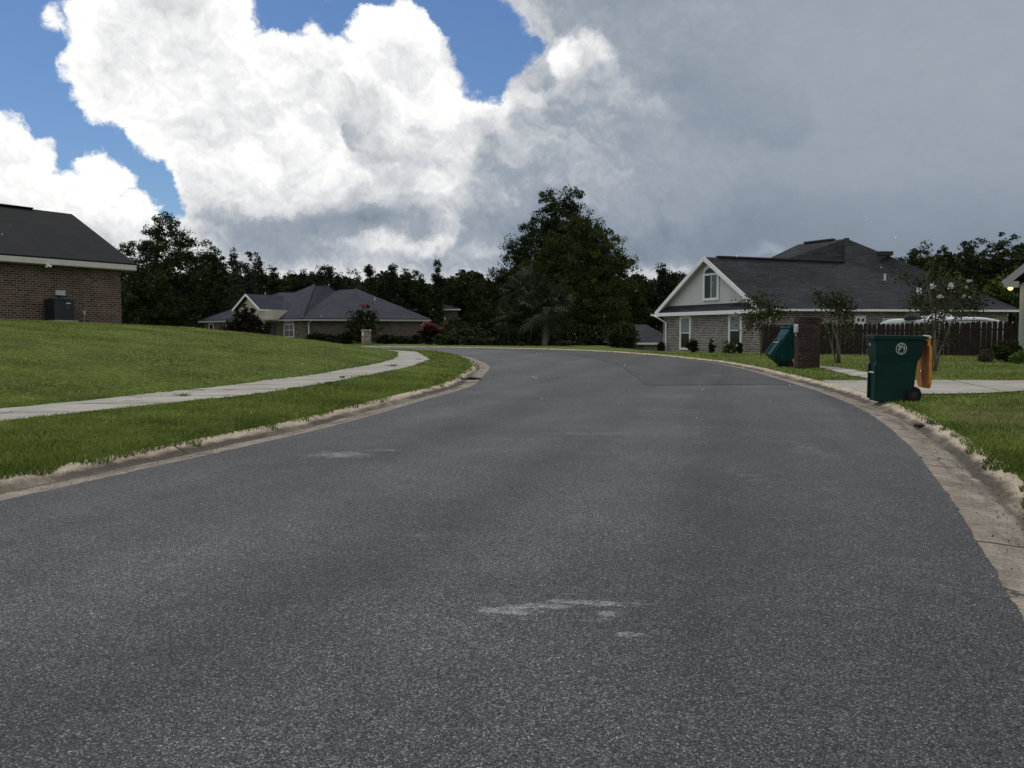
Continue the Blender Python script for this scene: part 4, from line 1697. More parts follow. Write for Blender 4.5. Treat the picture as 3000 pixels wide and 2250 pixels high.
# ------------------------------------------------------------------ corner of the house at the right edge
def corner_house():
    zax = Vector((0, 0, 1))
    Y = 33.0
    rot = math.radians(-36)
    fx = Vector((math.cos(rot), math.sin(rot), 0))         # along the gable front, to the right
    fy = Vector((-math.sin(rot), math.cos(rot), 0))        # into the house
    c0 = at(2991, 829, Y)
    c0.z = 0
    zg = .33
    h = thing('siding_house', 'pale green siding house corner with gable eave at right edge', 'house', (c0.x, c0.y, zg))
    lo = at(2940, 829, Y - .2)
    lo = Vector((lo.x, lo.y, lo.z))
    ov = -fy * .45
    rr = ray(3000, 761)
    el = c0 + ov + Vector((0, 0, lo.z))
    el -= fx * .95
    # slide along the front until the eave tip is seen at its place in the photo
    best = min((abs((el + fx * t_).x / (el + fx * t_).y - ray(2940, 829).x / ray(2940, 829).y), t_) for t_ in np.linspace(-1.5, 1.5, 301))
    el = el + fx * best[1]
    el.z = at(2940, 829, el.y).z
    s_ = (el - Vector((0, 0, CAM_H))).dot(fy) / rr.dot(fy)
    q_ = Vector((0, 0, CAM_H)) + rr * s_
    sl = min(.9, max(.4, (q_.z - el.z) / max(.05, (q_ - el).dot(fx))))
    W = 9.0
    ovx = (c0 - el).dot(fx)
    run = W / 2 + ovx
    pk = el + fx * run + zax * (sl * run)
    er = el + fx * (2 * run)
    bk = fy * 11
    r = MB()
    slab_roof(r, [[el, pk, pk + bk, el + bk], [pk, er, er + bk, pk + bk]], .12)
    r.build('roof', 'shingle_charcoal', h)
    t = MB()
    t.beam(el - fy * .03 - zax * .05, pk - fy * .03 - zax * .05, .05, .26)
    t.beam(er - fy * .03 - zax * .05, pk - fy * .03 - zax * .05, .05, .26)
    t.box(el + fx * .26 + fy * .2 - zax * .06, (.5, .5, .22), (fx, fy, zax))
    t.build('rake_board', 'grey_paint', h)
    w = MB()
    zt = el.z - .05
    A, B, C_, D_ = c0, c0 + fx * W, c0 + fx * W + fy * 10, c0 + fy * 10
    w.prism([(p.x, p.y) for p in (A, B, C_, D_)], zg - .4, zt)
    w.face(A + zax * zt, B + zax * zt, (A + B) / 2 + zax * (zt + sl * W / 2))
    zz = zg + .3
    while zz < zt:                                  # lap siding
        w.box((A + B) / 2 - fy * .012 + zax * zz, (W - .2, .03, .15), (fx, fy, zax))
        w.box((A + D_) / 2 - fx * .012 + zax * zz, (.03, 9.9, .15), (fx, fy, zax))
        zz += .19
    w.build('wall', 'green_siding', h, fix=True)
    cb = MB()
    cb.box(A + fx * .05 - fy * .022 + zax * ((zg + zt) / 2), (.14, .04, zt - zg), (fx, fy, zax))
    cb.build('corner_board', 'green_siding', h)
    # lit lamp below the eave
    p = at(2960, 846, el.y - .05)
    lp = MB()
    lp.tube([p + Vector((.02, 0, .30)), p + Vector((.02, 0, .12))], .03, 8)
    lp.tube([p + Vector((.02, 0, .15)), p + Vector((.0, -.02, .05))], [.04, .11], 12)
    lamp = lp.build('eave_lamp', 'dark_metal', h)
    bl = MB()
    loops = []
    for k in range(7):
        a = math.pi * k / 6
        rr_ = max(.004, .095 * math.sin(a))
        zc = p.z + .02 + .08 * math.cos(a)
        loops.append([(p.x + rr_ * math.cos(2 * math.pi * q / 12), p.y + rr_ * math.sin(2 * math.pi * q / 12), zc) for q in range(12)])
    bl.loft(loops)
    bl.build('bulb', 'lamp_glow', lamp, smooth=True)
    ld = bpy.data.lights.new('lamp_light', 'POINT')
    ld.energy = 3
    ld.color = (1, .6, .25)
    ld.shadow_soft_size = .1
    lo_ = bpy.data.objects.new('lamp_light', ld)
    COL.objects.link(lo_)
    lo_.parent = h
    lo_.location = p + Vector((0, -.12, -.16)) - Vector(h.location)


corner_house()


# ------------------------------------------------------------------ small houses far behind
def small_house(name, label, pk0, pk1, eL, eR, Yf, depth, zg, smat, wmat):
    a, b = at(*eL, Yf), at(*eR, Yf)
    b.z = a.z
    p, q_ = at(*pk0, Yf + depth * .45), at(*pk1, Yf + depth * .45)
    q_.z = p.z
    h = thing(name, label, 'house', ((a.x + b.x) / 2, Yf, zg))
    bk = Vector((0, depth, 0))
    r = MB()
    slab_roof(r, [[a, b, q_, p], [b, b + bk, q_], [a, p, a + bk], [a + bk, p, q_, b + bk]], .1)
    r.build('roof', smat, h)
    w = MB()
    w.prism([(a.x + .4, Yf + .5), (b.x - .4, Yf + .5), (b.x - .4, Yf + depth - .4), (a.x + .4, Yf + depth - .4)], zg - .4, a.z - .08)
    w.build('wall', wmat, h, fix=True)
    f = MB()
    f.beam(a - Vector((0, .03, .1)), b - Vector((0, .03, .1)), .05, .16)
    f.build('fascia', 'white_paint', h)
    return h


hs = small_house('outbuilding', 'low dark roofed brick building set down behind the right house', (1862, 951), (1893, 951), (1795, 1003), (1990, 1003), 66, 11, 0.0, 'shingle_charcoal', 'brick_grey')
for (x0, x1, nm, mt) in ((1843, 1862, 'side_door', 'door_tan'), (1888, 1925, 'garage_door', 'grey_paint')):
    p0, p1 = at(x0, 1007, 66.46), at(x1, 1007, 66.46)
    zt = p0.z
    d_ = MB()
    d_.box(((p0.x + p1.x) / 2, 66.46, zt - .5), (p1.x - p0.x, .06, 1.0))
    for kk in range(3):
        d_.box(((p0.x + p1.x) / 2, 66.42, zt - .2 - .25 * kk), ((p1.x - p0.x) * .9, .03, .02))
    d_.build(nm, mt, hs)
small_house('far_house', 'small dim house with pale wall seen between the middle house and the oak', (1296, 886), (1322, 886), (1268, 905), (1350, 905), 118, 9, -1.2, 'shingle_black', 'brick_taupe')
small_house('far_house', 'tiny dark roof peeking over the right end of the middle roof', (1178, 889), (1190, 889), (1160, 905), (1225, 905), 126, 9, -1.2, 'shingle_black', 'brick_taupe')


# ------------------------------------------------------------------ brick mailbox pillars
def pillar(name, label, px0, px1, ptop, pbase, Y, mat, cap_out, capmat, box_side, rot):
    a, b = at(px0, pbase, Y), at(px1, pbase, Y)
    cx = (a.x + b.x) / 2
    w = (b.x - a.x) * (.86 if abs(rot) < .3 else .72)
    zt = at((px0 + px1) / 2, ptop, Y).z
    zg = g1(cx, Y) - .01
    t = thing(name, label, 'mailbox pillar', (cx, Y, zg), (0, 0, rot))
    H = zt - zg
    sh = MB()
    sh.box((0, 0, H * .47 - .1), (w, w, H * .94 + .2))
    sh.build('pillar_shaft', mat, t, local=True)
    cp = MB()
    cp.box((0, 0, H * .935), (w + cap_out, w + cap_out, H * .05))
    cp.box((0, 0, H * .975), (w + cap_out * .4, w + cap_out * .4, H * .05))
    cp.build('pillar_cap', capmat, t, local=True)
    return t, w, H, zg


p1, pw, pH, pzg = pillar('mailbox_pillar', 'dark red brick mailbox pillar on the grass in front of the leaning cart', 2328, 2398, 931, 1078, 26.3, 'brick_red', .04, 'brick_red', 'L', math.radians(-8))
# flush white mailbox end standing proud of the road face, and pale mortar blots
mb = MB()
mbz = pH * .80
K = 8
prof = [(-.10, 0), (.10, 0)] + [(.10 * math.cos(math.pi * k / K), .16 + .10 * math.sin(math.pi * k / K)) for k in range(K + 1)]
mb.loft([[(-pw / 2 - .10, y - .16, mbz - .14 + z) for y, z in prof], [(-pw / 2 + .02, y - .16, mbz - .14 + z) for y, z in prof]])
mb.build('mailbox', 'metal_box', p1, local=True, fix=True)
bl = MB()
rb = random.Random(4)
for (u_, v_) in ((.18, .43), (.95, .43), (.10, .28), (.13, .20), (.06, .50), (.2, .66), (.08, .12), (.15, .10), (.05, .30), (.6, .86), (.4, .84), (.75, .83)):
    bl.box(((u_ - .5) * pw, -pw / 2 - .003, v_ * pH), (rb.uniform(.02, .045), .008, rb.uniform(.015, .03)))
bl.build('mortar_blot', 'mortar', p1, local=True)

p2, pw2, pH2, _z = pillar('mailbox_pillar', 'pale speckled brick mailbox pillar before the middle house', 1059, 1088, 965, 1012, 76.0, 'brick_speckled', .10, 'sidewalk_concrete', 'F', math.radians(34))
mb = MB()
prof = [(-.13, 0), (.13, 0)] + [(.13 * math.cos(math.pi * k / K), .22 + .13 * math.sin(math.pi * k / K)) for k in range(K + 1)]
mb.loft([[(-pw2 * .5 - .03, y, pH2 * .60 + z) for y, z in prof], [(-pw2 * .5 + .02, y, pH2 * .60 + z) for y, z in prof]])
mb.build('mailbox', 'white_paint', p2, local=True, fix=True)


# ------------------------------------------------------------------ wheeled carts
def rrect(x0, x1, y0, y1, z, rad, n=4):
    pts = []
    for cx, cy, a0 in ((x1 - rad, y1 - rad, 0), (x0 + rad, y1 - rad, 90), (x0 + rad, y0 + rad, 180), (x1 - rad, y0 + rad, 270)):
        for k in range(n + 1):
            a = math.radians(a0 + 90 * k / n)
            pts.append((cx + rad * math.cos(a), cy + rad * math.sin(a), z))
    return pts


def text_mesh(chars):
    """chars: list of (string, size, matrix) -> joined verts / faces"""
    V, Fc = [], []
    dg = bpy.context.evaluated_depsgraph_get()
    for s, size, mat in chars:
        cu = bpy.data.curves.new('t', 'FONT')
        cu.body = s
        cu.size = size
        cu.align_x = 'CENTER'
        cu.align_y = 'CENTER'
        ob = bpy.data.objects.new('t', cu)
        COL.objects.link(ob)
        dg = bpy.context.evaluated_depsgraph_get()
        me = ob.evaluated_get(dg).to_mesh()
        i = len(V)
        V += [mat @ v.co for v in me.vertices]
        Fc += [[i + a for a in p.vertices] for p in me.polygons]
        ob.evaluated_get(dg).to_mesh_clear()
        bpy.data.objects.remove(ob)
        bpy.data.curves.remove(cu)
    return V, Fc


def cart(label, loc, rot, mat, lid_open, shift):
    t = thing('trash_cart', label, 'trash cart', loc, rot)
    S = Vector((shift, 0, 0))

    def sh(lp):
        return [Vector(p) + S for p in lp]
    b = MB()
    lv = [(0.0, -.375, .28, .245, .04), (.02, -.385, .295, .255, .05), (.40, -.395, .315, .265, .05), (.66, -.40, .33, .272, .05), (.76, -.425, .395, .285, .06), (.80, -.43, .415, .29, .06), (1.04, -.445, .44, .305, .06)]
    loops = [sh(rrect(x0, x1, -w, w, z, rd)) for (z, x0, x1, w, rd) in lv]
    rim = [sh(rrect(-.485, .455, -.325, .325, 1.04, .06)), sh(rrect(-.49, .46, -.33, .33, 1.06, .06)), sh(rrect(-.49, .46, -.33, .33, 1.11, .06)),
           sh(rrect(-.47, .44, -.31, .31, 1.12, .06)), sh(rrect(-.44, .41, -.28, .28, 1.09, .06)), sh(rrect(-.34, .29, -.22, .22, .25, .05))]
    b.loft(loops + rim)
    # vertical ribs that leave the lift recess between them on the front
    for s in (-1, 1):
        lp = []
        for z, x in ((.03, -.425), (.60, -.432), (.66, -.405)):
            lp.append(sh([(x, s * .165, z), (x, s * .232, z), (-.36, s * .232, z), (-.36, s * .165, z)]))
        b.loft(lp)
    b.build('body', mat, t, local=True, smooth=False, fix=True)
    gb = MB()
    gb.tube([Vector((-.415, -.17, .48)) + S, Vector((-.415, .17, .48)) + S], .016, 8)
    gb.build('grab_bar', 'galvanised', t, local=True)
    for s in (-1, 1):
        w = MB()
        c = Vector((.285, s * .285, .135)) + S
        n = 22
        prof = [(.06, -.035), (.115, -.04), (.135, -.022), (.135, .022), (.115, .04), (.06, .035)]
        loops = []
        for r_, yy in prof:
            loops.append([c + Vector((r_ * math.cos(2 * math.pi * k / n), yy, r_ * math.sin(2 * math.pi * k / n))) for k in range(n)])
        w.loft(loops)
        wh = w.build('wheel', 'rubber', t, local=True, smooth=False, fix=True)
        hb = MB()
        hb.disc_y(c, .058, .075)
        hb.build('hub', 'black_trim', wh, local=True)
    ax = MB()
    ax.tube([Vector((.285, -.25, .135)) + S, Vector((.285, .25, .135)) + S], .014, 8)
    ax.build('axle', 'galvanised', t, local=True)
    hd = MB()
    hz, hx = 1.095, .50
    hd.tube([Vector((.44, -.27, 1.07)) + S, Vector((hx, -.27, hz)) + S, Vector((hx, .27, hz)) + S, Vector((.44, .27, 1.07)) + S], .020, 8)
    hd.build('handle', mat, t, local=True)
    ld = MB()
    if lid_open:
        # swung right over, hanging behind the cart
        def pl(dz, dx, wy, rad):
            x = hx + .005 + dx
            return [Vector((x, y, hz - dz)) + S for y in (-wy, wy)]
        rows = [(.02, .0, .10), (.06, .02, .12), (.13, .035, .24), (.17, .04, .30), (.55, .05, .315), (.76, .055, .32), (.82, .05, .30), (.85, .045, .26)]
        outer, inner = [], []
        for dz, dx, wy in rows:
            bow = .0
            outer.append([Vector((hx + dx + .03, y, hz - dz)) + S for y in np.linspace(-wy, wy, 7)])
            inner.append([Vector((hx + dx - (.02 if .15 < dz < .8 and abs(y) > wy * .98 else 0), y, hz - dz)) + S for y in np.linspace(-wy, wy, 7)])
        loops = [o_ + i_[::-1] for o_, i_ in zip(outer, inner)]
        ld.loft(loops)
        ld.box(Vector((hx + .01, 0, hz + .005)) + S, (.075, .42, .05))
        for yy in (-.26, .26):
            ld.box(Vector((hx + .02, yy, hz - .06)) + S, (.05, .05, .17))
        ld.build('lid', 'rusty_orange', t, local=True, fix=True)
        hg = MB()
        hg.tube([Vector((hx - .10, -.30, hz + .022)) + S, Vector((hx + .02, -.30, hz + .012)) + S], .016, 8)
        hg.tube([Vector((hx + .02, -.325, hz)) + S, Vector((hx + .02, .325, hz)) + S], .022, 10)
        hg.build('hinge_pin', 'galvanised', t, local=True)
    else:
        loops = [sh(rrect(-.505, .46, -.34, .34, 1.105, .06)), sh(rrect(-.515, .47, -.345, .345, 1.125, .06)), sh(rrect(-.505, .46, -.335, .335, 1.15, .07)),
                 sh(rrect(-.40, .40, -.25, .25, 1.19, .08)), sh(rrect(-.2, .25, -.12, .12, 1.205, .05))]
        ld.loft(loops)
        ld.box(Vector((-.515, 0, 1.13)) + S, (.06, .22, .035))
        for yy in (-.2, .2):
            ld.box(Vector((.49, yy, 1.12)) + S, (.10, .10, .05))
        ld.build('lid', mat, t, local=True, fix=True)
    return t


cbx_x, cbx_y = onground(2609, 1175, .072)
cz = plane(cbx_y) + .072
cart1 = cart('dark green wheeled trash cart with its rusty orange lid hanging open behind', (cbx_x + .02, cbx_y, cz), (0, math.radians(1.2), math.radians(-8)), 'plastic_green', True, .02)
cart1.scale = (.86, .90, .99)
# emblem: scalloped ring, lettering round it and a small scene, on the near side
em = MB()
ec = Vector((.035, -.2955, .895))
ex, ez = Vector((1, 0, 0)), Vector((0, 0, 1))
en = Vector((0, -1, 0)) * .004
R_ = .096


def flat(p):
    return Vector((p.x, -(.29 + (p.z - .80) * .0625) - .004, p.z))


def E(r_, a):
    return flat(ec + ex * (r_ * math.cos(a)) + ez * (r_ * math.sin(a)))


NS = 64
for k in range(NS):
    a0, a1 = 2 * math.pi * k / NS, 2 * math.pi * (k + 1) / NS
    s0, s1 = 1 + .022 * abs(math.sin(5 * a0)), 1 + .022 * abs(math.sin(5 * a1))
    em.face(E(R_ * s0, a0), E(R_ * s1, a1), E(R_ * s1 * .91, a1), E(R_ * s0 * .91, a0))
chars = []
for word, a_mid, da, flip in (('ESCAMBIA', 90, 15.5, False), ('COUNTY', -90, 15.5, True)):
    nC = len(word)
    for i, ch in enumerate(word):
        a = math.radians(a_mid + (1 if flip else -1) * (i - (nC - 1) / 2) * da)
        p = ec + en * 1.02 + ex * (R_ * .76 * math.cos(a)) + ez * (R_ * .76 * math.sin(a))
        tang = a - math.pi / 2 if not flip else a + math.pi / 2
        tx = ex * math.cos(tang) + ez * math.sin(tang)
        ty = -ex * math.sin(tang) + ez * math.cos(tang)
        M = Matrix(((tx.x, ty.x, 0, p.x), (tx.y, ty.y, 0, p.y), (tx.z, ty.z, 1, p.z), (0, 0, 0, 1)))
        chars.append((ch, .030, M))
tv, tf = text_mesh(chars)
# small picture inside: mast and sails, horizon line, figure, tree
for pts in ([(-.06, .004), (.0, .004), (.0, -.004), (-.06, -.004)], [(-.045, .02), (.03, .026), (.036, .034), (-.04, .036)], [(-.045, .052), (-.03, .05), (-.03, .022), (-.045, .022)],
            [(-.05, -.006), (-.03, -.006), (-.028, -.034), (-.036, -.034), (-.04, -.02), (-.046, -.034), (-.054, -.034)],
            [(.042, .03), (.062, .022), (.066, -.002), (.052, -.014), (.04, .0)], [(.049, -.01), (.057, -.01), (.058, -.042), (.046, -.042)],
            [(-.02, .042), (.02, .046), (.03, .040), (-.015, .036)]):
    em.face(*[flat(ec + ex * a + ez * b) for a, b in pts])
iv = len(em.v)
em.v += [flat(q_) for q_ in tv]
em.f += [[iv + a for a in f_] for f_ in tf]
eo = em.build('emblem', 'decal_white', cart1, local=True)
V8, F8 = text_mesh([('8709', .055, Matrix(((0, 0, -1, -.4585), (-1, 0, 0, .0), (0, 1, 0, .955), (0, 0, 0, 1))))])
nm = MB()
nm.v, nm.f = V8, F8
nm.build('number', 'decal_white', cart1, local=True)

c2p = at(2295, 1067, 27.45)
cart2 = cart('teal green wheeled trash cart tipped back against the red brick pillar', (c2p.x, 27.45, g1(c2p.x, 27.45)), (0, math.radians(38), math.radians(9)), 'plastic_teal', False, -.30)


# ------------------------------------------------------------------ picket fence and what stands behind it
fa, fb = at(2229, 1034, 50.0), at(3020, 1041, 39.8)
fa.z = fb.z = 0
fd = (fb - fa)
fd.z = 0
fL = fd.length
fd.normalize()
fnn = Vector((fd.y, -fd.x, 0))
fence = thing('picket_fence', 'dark brown wooden picket fence with gaps across the right yard', 'fence', (fa.x, fa.y, g1(fa.x, fa.y)))
rp = random.Random(8)
NPK = 58
spc = fL / NPK
for i in range(NPK):
    p = fa + fd * ((i + .5) * spc)
    z0 = g1(p.x, p.y)
    frac = (i + .5) / NPK
    hgt = (1.76 + rp.uniform(-.035, .035)) * (1 + .0 * frac)
    gap = rp.choice((.012, .012, .015, .03, .045)) if frac > .3 else .012
    w = spc - gap
    off = fnn * rp.uniform(-.008, .008)
    tilt = rp.uniform(-.012, .012)
    prof = [(-w / 2, 0), (w / 2, 0), (w / 2 + tilt, hgt - .10), (w / 2 - .05 + tilt, hgt), (-w / 2 + .05 + tilt, hgt), (-w / 2 + tilt, hgt - .10)]
    m_ = MB()
    m_.loft([[p + off + fd * a + Vector((0, 0, z0 - .06 + b_)) - fnn * .012 for a, b_ in prof], [p + off + fd * a + Vector((0, 0, z0 - .06 + b_)) + fnn * .012 for a, b_ in prof]])
    m_.build('picket', 'fence_wood', fence, fix=True)
for k in range(7):
    p = fa + fd * (fL * k / 6.0)
    m_ = MB()
    m_.box(Vector((p.x, p.y, g1(p.x, p.y) + .75)) - fnn * .12, (.10, .10, 1.6), (fd, fnn, Vector((0, 0, 1))))
    m_.build('post', 'fence_wood', fence)
for zz in (.40, 1.30):
    m_ = MB()
    m_.beam(Vector((fa.x, fa.y, g1(fa.x, fa.y) + zz)) - fnn * .045, Vector((fb.x, fb.y, g1(fb.x, fb.y) + zz)) - fnn * .045, .06, .09)
    m_.build('rail', 'fence_wood', fence)


def boat():
    Y0, Y1 = 47.2, 43.4
    st, bw = at(2574, 960, Y0), at(2952, 945, Y1)
    d = bw - st
    d.z = 0
    L = d.length
    d.normalize()
    n = Vector((d.y, -d.x, 0))
    zg = g1((st.x + bw.x) / 2, (st.y + bw.y) / 2)
    t = thing('motorboat', 'long white motorboat parked behind the brown picket fence', 'boat', ((st.x + bw.x) / 2, (st.y + bw.y) / 2, zg))
    zd = at(2760, 933, 45.2).z
    stz = lambda s: zd - .10 * (1 - s) + (-.30 * max(0, (s - .8) / .2) ** 1.6) - .35 * max(0, (.12 - s) / .12) ** 2
    loops = []
    for k in range(15):
        s = k / 14
        hw = 1.05 * (1 - max(0, (s - .45) / .55) ** 2.2) + .02
        c = Vector((st.x, st.y, 0)) + d * (L * s)
        z1 = stz(s)
        z0 = zg + .55 + .5 * max(0, (s - .6) / .4) ** 2
        z0 = min(z0, z1 - .05)
        loops.append([c + n * hw * .98 + Vector((0, 0, z1)), c + n * hw + Vector((0, 0, z1 - .12)), c + n * hw * .82 + Vector((0, 0, (z0 + z1) / 2 - .1)), c + n * .08 + Vector((0, 0, z0)),
                      c - n * .08 + Vector((0, 0, z0)), c - n * hw * .82 + Vector((0, 0, (z0 + z1) / 2 - .1)), c - n * hw + Vector((0, 0, z1 - .12)), c - n * hw * .98 + Vector((0, 0, z1)), c + Vector((0, 0, z1 + .10 * hw))])
    hl = MB()
    hl.loft(loops)
    hull = hl.build('hull', 'gelcoat', t, fix=True)
    rb_ = MB()
    pts = [loops[k][1] + n * .01 + Vector((0, 0, .015)) for k in range(6, 14)]
    rb_.tube(pts, .018, 6)
    rb_.build('rub_rail', 'black_trim', hull)
    # covered seats, dark windscreen and white cuddy
    def P(px, py, Y):
        q_ = at(px, py, Y)
        return q_
    def hump(px0, px1, ptop, mat, name, hw=.8, skew=.0):
        a, b = at(px0, 930, 45.6), at(px1, 930, 45.6)
        zt = at((px0 + px1) / 2, ptop, 45.4).z
        zb = zd - .06
        mm = MB()
        lp = []
        for k in range(9):
            s = k / 8
            prof = math.sin(math.pi * min(1, max(0.0, s + skew * s * (1 - s)))) ** .5 if 0 < s < 1 else 0.02
            c = a.lerp(b, s)
            c = Vector((c.x, c.y, 0))
            hh = (zt - zb) * prof
            lp.append([c + n * hw + Vector((0, 0, zb)), c + n * hw * .7 + Vector((0, 0, zb + hh * .85)), c + n * hw * .3 + Vector((0, 0, zb + hh)),
                       c - n * hw * .3 + Vector((0, 0, zb + hh)), c - n * hw * .7 + Vector((0, 0, zb + hh * .85)), c - n * hw + Vector((0, 0, zb))])
        mm.loft(lp)
        return mm.build(name, mat, t, fix=True, smooth=True)
    hump(2652, 2712, 916, 'dark_canvas', 'canvas_cover', .75, .5)
    hump(2690, 2724, 925, 'gelcoat', 'seat_cover', .6)
    hump(2715, 2795, 915, 'gelcoat', 'cabin_top', .8)
    cl = MB()
    q_ = at(2834, 929, 44.7)
    cl.tube([q_ - Vector((0, 0, .14)), q_ + Vector((0, 0, .03))], [.05, .06], 8)
    cl.build('deck_light', 'galvanised', t)
    tr = MB()
    ca, cb_ = Vector((st.x, st.y, zg + .5)) + d * (L * .2), Vector((st.x, st.y, zg + .5)) + d * (L * .85)
    for s in (-1, 1):
        tr.beam(ca + n * .5 * s, cb_ + n * .5 * s, .08, .12)
    for s in (.25, .5, .75):
        pp = ca.lerp(cb_, s)
        tr.beam(pp + n * .6, pp - n * .6, .08, .1)
    fr = tr.build('trailer_frame', 'galvanised', t)
    for s in (-1, 1):
        wv = MB()
        c = Vector((st.x, st.y, zg + .32)) + d * (L * .42) + n * (.85 * s)
        loops = []
        for off, rr in ((-.09, .25), (-.09, .32), (.09, .32), (.09, .25)):
            loops.append([c + n * off + d * (rr * math.cos(2 * math.pi * k / 18)) + Vector((0, 0, rr * math.sin(2 * math.pi * k / 18))) for k in range(18)])
        wv.loft(loops)
        wv.build('trailer_wheel', 'rubber', t, fix=True)


boat()


# ------------------------------------------------------------------ trees
# big pair in the middle
OAK = [(.02, 0, .93, .30, .085), (.05, 0, .80, .38, .12), (-.28, .1, .72, .30, .12), (-.46, 0, .56, .34, .13), (-.58, .1, .40, .36, .12), (.42, .1, .68, .34, .11),
       (.10, .2, .58, .62, .2), (-.2, .1, .36, .72, .2), (.3, .2, .40, .62, .2), (-.72, .05, .24, .26, .10), (0, 0, .16, .9, .18), (.72, .1, .5, .24, .10)]
tree('oak_tree', 'tallest dark oak in the middle, rising behind the olive green tree', 1640, 556, 430, 96, OAK, 11, 'oak_leaf', .42, 1500, 80, .125, .74, .05, limbs=10, hollow=.2)
OLV = [(.03, 0, .93, .36, .08), (-.22, 0, .80, .42, .11), (.35, 0, .78, .42, .11), (-.5, 0, .62, .40, .12), (.62, 0, .60, .40, .12), (0, 0, .62, .66, .18), (-.35, -.1, .42, .58, .16),
       (.4, -.1, .40, .62, .17), (0, -.1, .25, .9, .2), (-.72, 0, .5, .28, .07), (.84, 0, .42, .20, .08), (.86, 0, .66, .12, .05), (0, 0, .08, .8, .1), (.5, 0, .12, .6, .13)]
tree('olive_tree', 'broad olive green tree in front of the tallest oak', 1687, 636, 352, 88, OLV, 12, 'olive_leaf', .3, 1000, 74, .11, .62, .03, limbs=10, hollow=.22)

# dark stand behind the left house
LT = [(.22, 0, .92, .26, .075), (.48, 0, .80, .30, .07), (.05, 0, .82, .28, .07), (-.42, 0, .72, .30, .07), (-.68, 0, .58, .26, .06), (.15, 0, .66, .6, .13), (-.3, 0, .52, .6, .14), (.4, 0, .5, .58, .16),
      (0, 0, .3, .95, .2), (0, 0, .1, .95, .14), (.62, .1, .66, .2, .05)]
tree('oak_tree', 'tall ragged dark tree directly right of the left house roof', 455, 622, 300, 100, LT, 21, 'oak_leaf', .40, 760, 76, .13, .75, .03, limbs=9, hollow=.2)
tree('oak_tree', 'dense round dark tree right of the ragged one behind the lawn', 612, 712, 170, 113, BROAD, 22, 'oak_leaf', .34, 420, 70, .15, .78, .02, limbs=7, hollow=.2)
tree('oak_tree', 'low dark tree filling in beside the left house wall', 430, 770, 240, 96, BROAD, 23, 'oak_leaf', .3, 400, 66, .14, .75, .0, limbs=5, hollow=.2)
tree('pine_tree', 'thin wispy pine showing pale twigs left of the middle house', 687, 702, 70, 100, TALLP, 24, 'wisp_leaf', .2, 90, 26, .14, .42, .25, limbs=9)
tree('pine_tree', 'shorter wispy pine beside the thin one with pale twigs', 730, 726, 56, 102, TALLP, 25, 'wisp_leaf', .18, 80, 26, .15, .4, .25, limbs=8)
tree('oak_tree', 'dark sloping tree under the two wispy pines', 700, 770, 180, 116, BROAD, 26, 'oak_leaf', .3, 360, 52, .14, .6, .0, limbs=5)
tree('oak_tree', 'wispy tree top poking over the left house ridge', 66, 596, 40, 70, TALLP, 27, 'oak_leaf', .2, 30, 24, .13, .3, .4, limbs=4)
tree('oak_tree', 'low dark tree above the left eave of the middle house', 655, 830, 220, 112, BROAD, 28, 'oak_leaf', .25, 360, 52, .14, .6, .0, limbs=4)

G_A = ('distant dark tree in the tree line right above the middle house roof', 'trees above the middle roof')
G_B = ('distant dark tree in the tree line between the middle house and the oak', 'trees left of the oak')
G_C = ('dark tree in the gap between the olive tree and the right house', 'trees right of the olive tree')
G_D = ('dark round crowned tree on the skyline behind the right house roof', 'trees behind the right roof')
far = [(757, 748, 64, 112, TALLP), (801, 782, 66, 122, BROAD), (848, 793, 60, 126, BROAD), (889, 787, 46, 128, TALLP), (911, 790, 46, 124, TALLP), (940, 778, 50, 120, TALLP), (963, 775, 46, 124, TALLP),
       (994, 805, 64, 126, BROAD), (1027, 808, 50, 130, BROAD), (1081, 779, 66, 118, TALLP), (1126, 793, 70, 124, BROAD)]
far_b = [(1148, 777, 56, 122, TALLP), (1194, 778, 70, 126, BROAD), (1228, 781, 60, 128, BROAD), (1283, 763, 46, 116, TALLP), (1318, 796, 56, 122, BROAD), (1356, 790, 62, 120, BROAD), (1402, 803, 70, 118, BROAD), (1440, 812, 60, 112, BROAD)]
far_c = [(1867, 800, 70, 100, CONE), (1895, 820, 70, 110, BROAD), (1940, 777, 84, 104, TALLP), (1972, 782, 70, 108, TALLP), (2012, 790, 66, 104, BROAD), (2050, 800, 70, 108, BROAD), (1830, 830, 90, 104, BROAD)]
far_d = [(2606, 744, 60, 105, BROAD), (2640, 754, 70, 108, BROAD), (2684, 724, 66, 98, BROAD), (2716, 711, 80, 100, BROAD), (2774, 718, 90, 98, BROAD), (2836, 705, 66, 94, TALLP), (2864, 709, 80, 98, BROAD),
         (2902, 700, 80, 94, BROAD), (2944, 695, 80, 96, BROAD), (2988, 688, 90, 92, BROAD), (3060, 670, 110, 90, BROAD), (3140, 650, 120, 92, BROAD)]
seed = 100
for lst, (lb, gp), sc in ((far, G_A, 1), (far_b, G_B, 1), (far_c, G_C, 1), (far_d, G_D, 1)):
    for (px, py, wp, Y, kind) in lst:
        seed += 1
        pine = kind is TALLP
        tree('pine_tree' if pine else 'broadleaf_tree', lb, px, py, wp * (1.25 if not pine else 1.1), Y, kind, seed, 'pine_leaf' if pine else 'oak_leaf', .2,
             120 if pine else 220, 46, .145, .56, .22 if pine else .05, group=gp, limbs=4, hollow=.25)
tree('pine_tree', 'pale nearly bare tree with fine twigs in the far tree line', 1047, 784, 64, 112, TALLP, 171, 'wisp_leaf', .16, 70, 22, .12, .45, .2, limbs=14)
tree('broadleaf_tree', 'light green leafy tree below the dark trees at right', 2925, 795, 120, 62, BROAD, 181, 'bright_leaf', .18, 170, 40, .17, .42, .1, limbs=6)
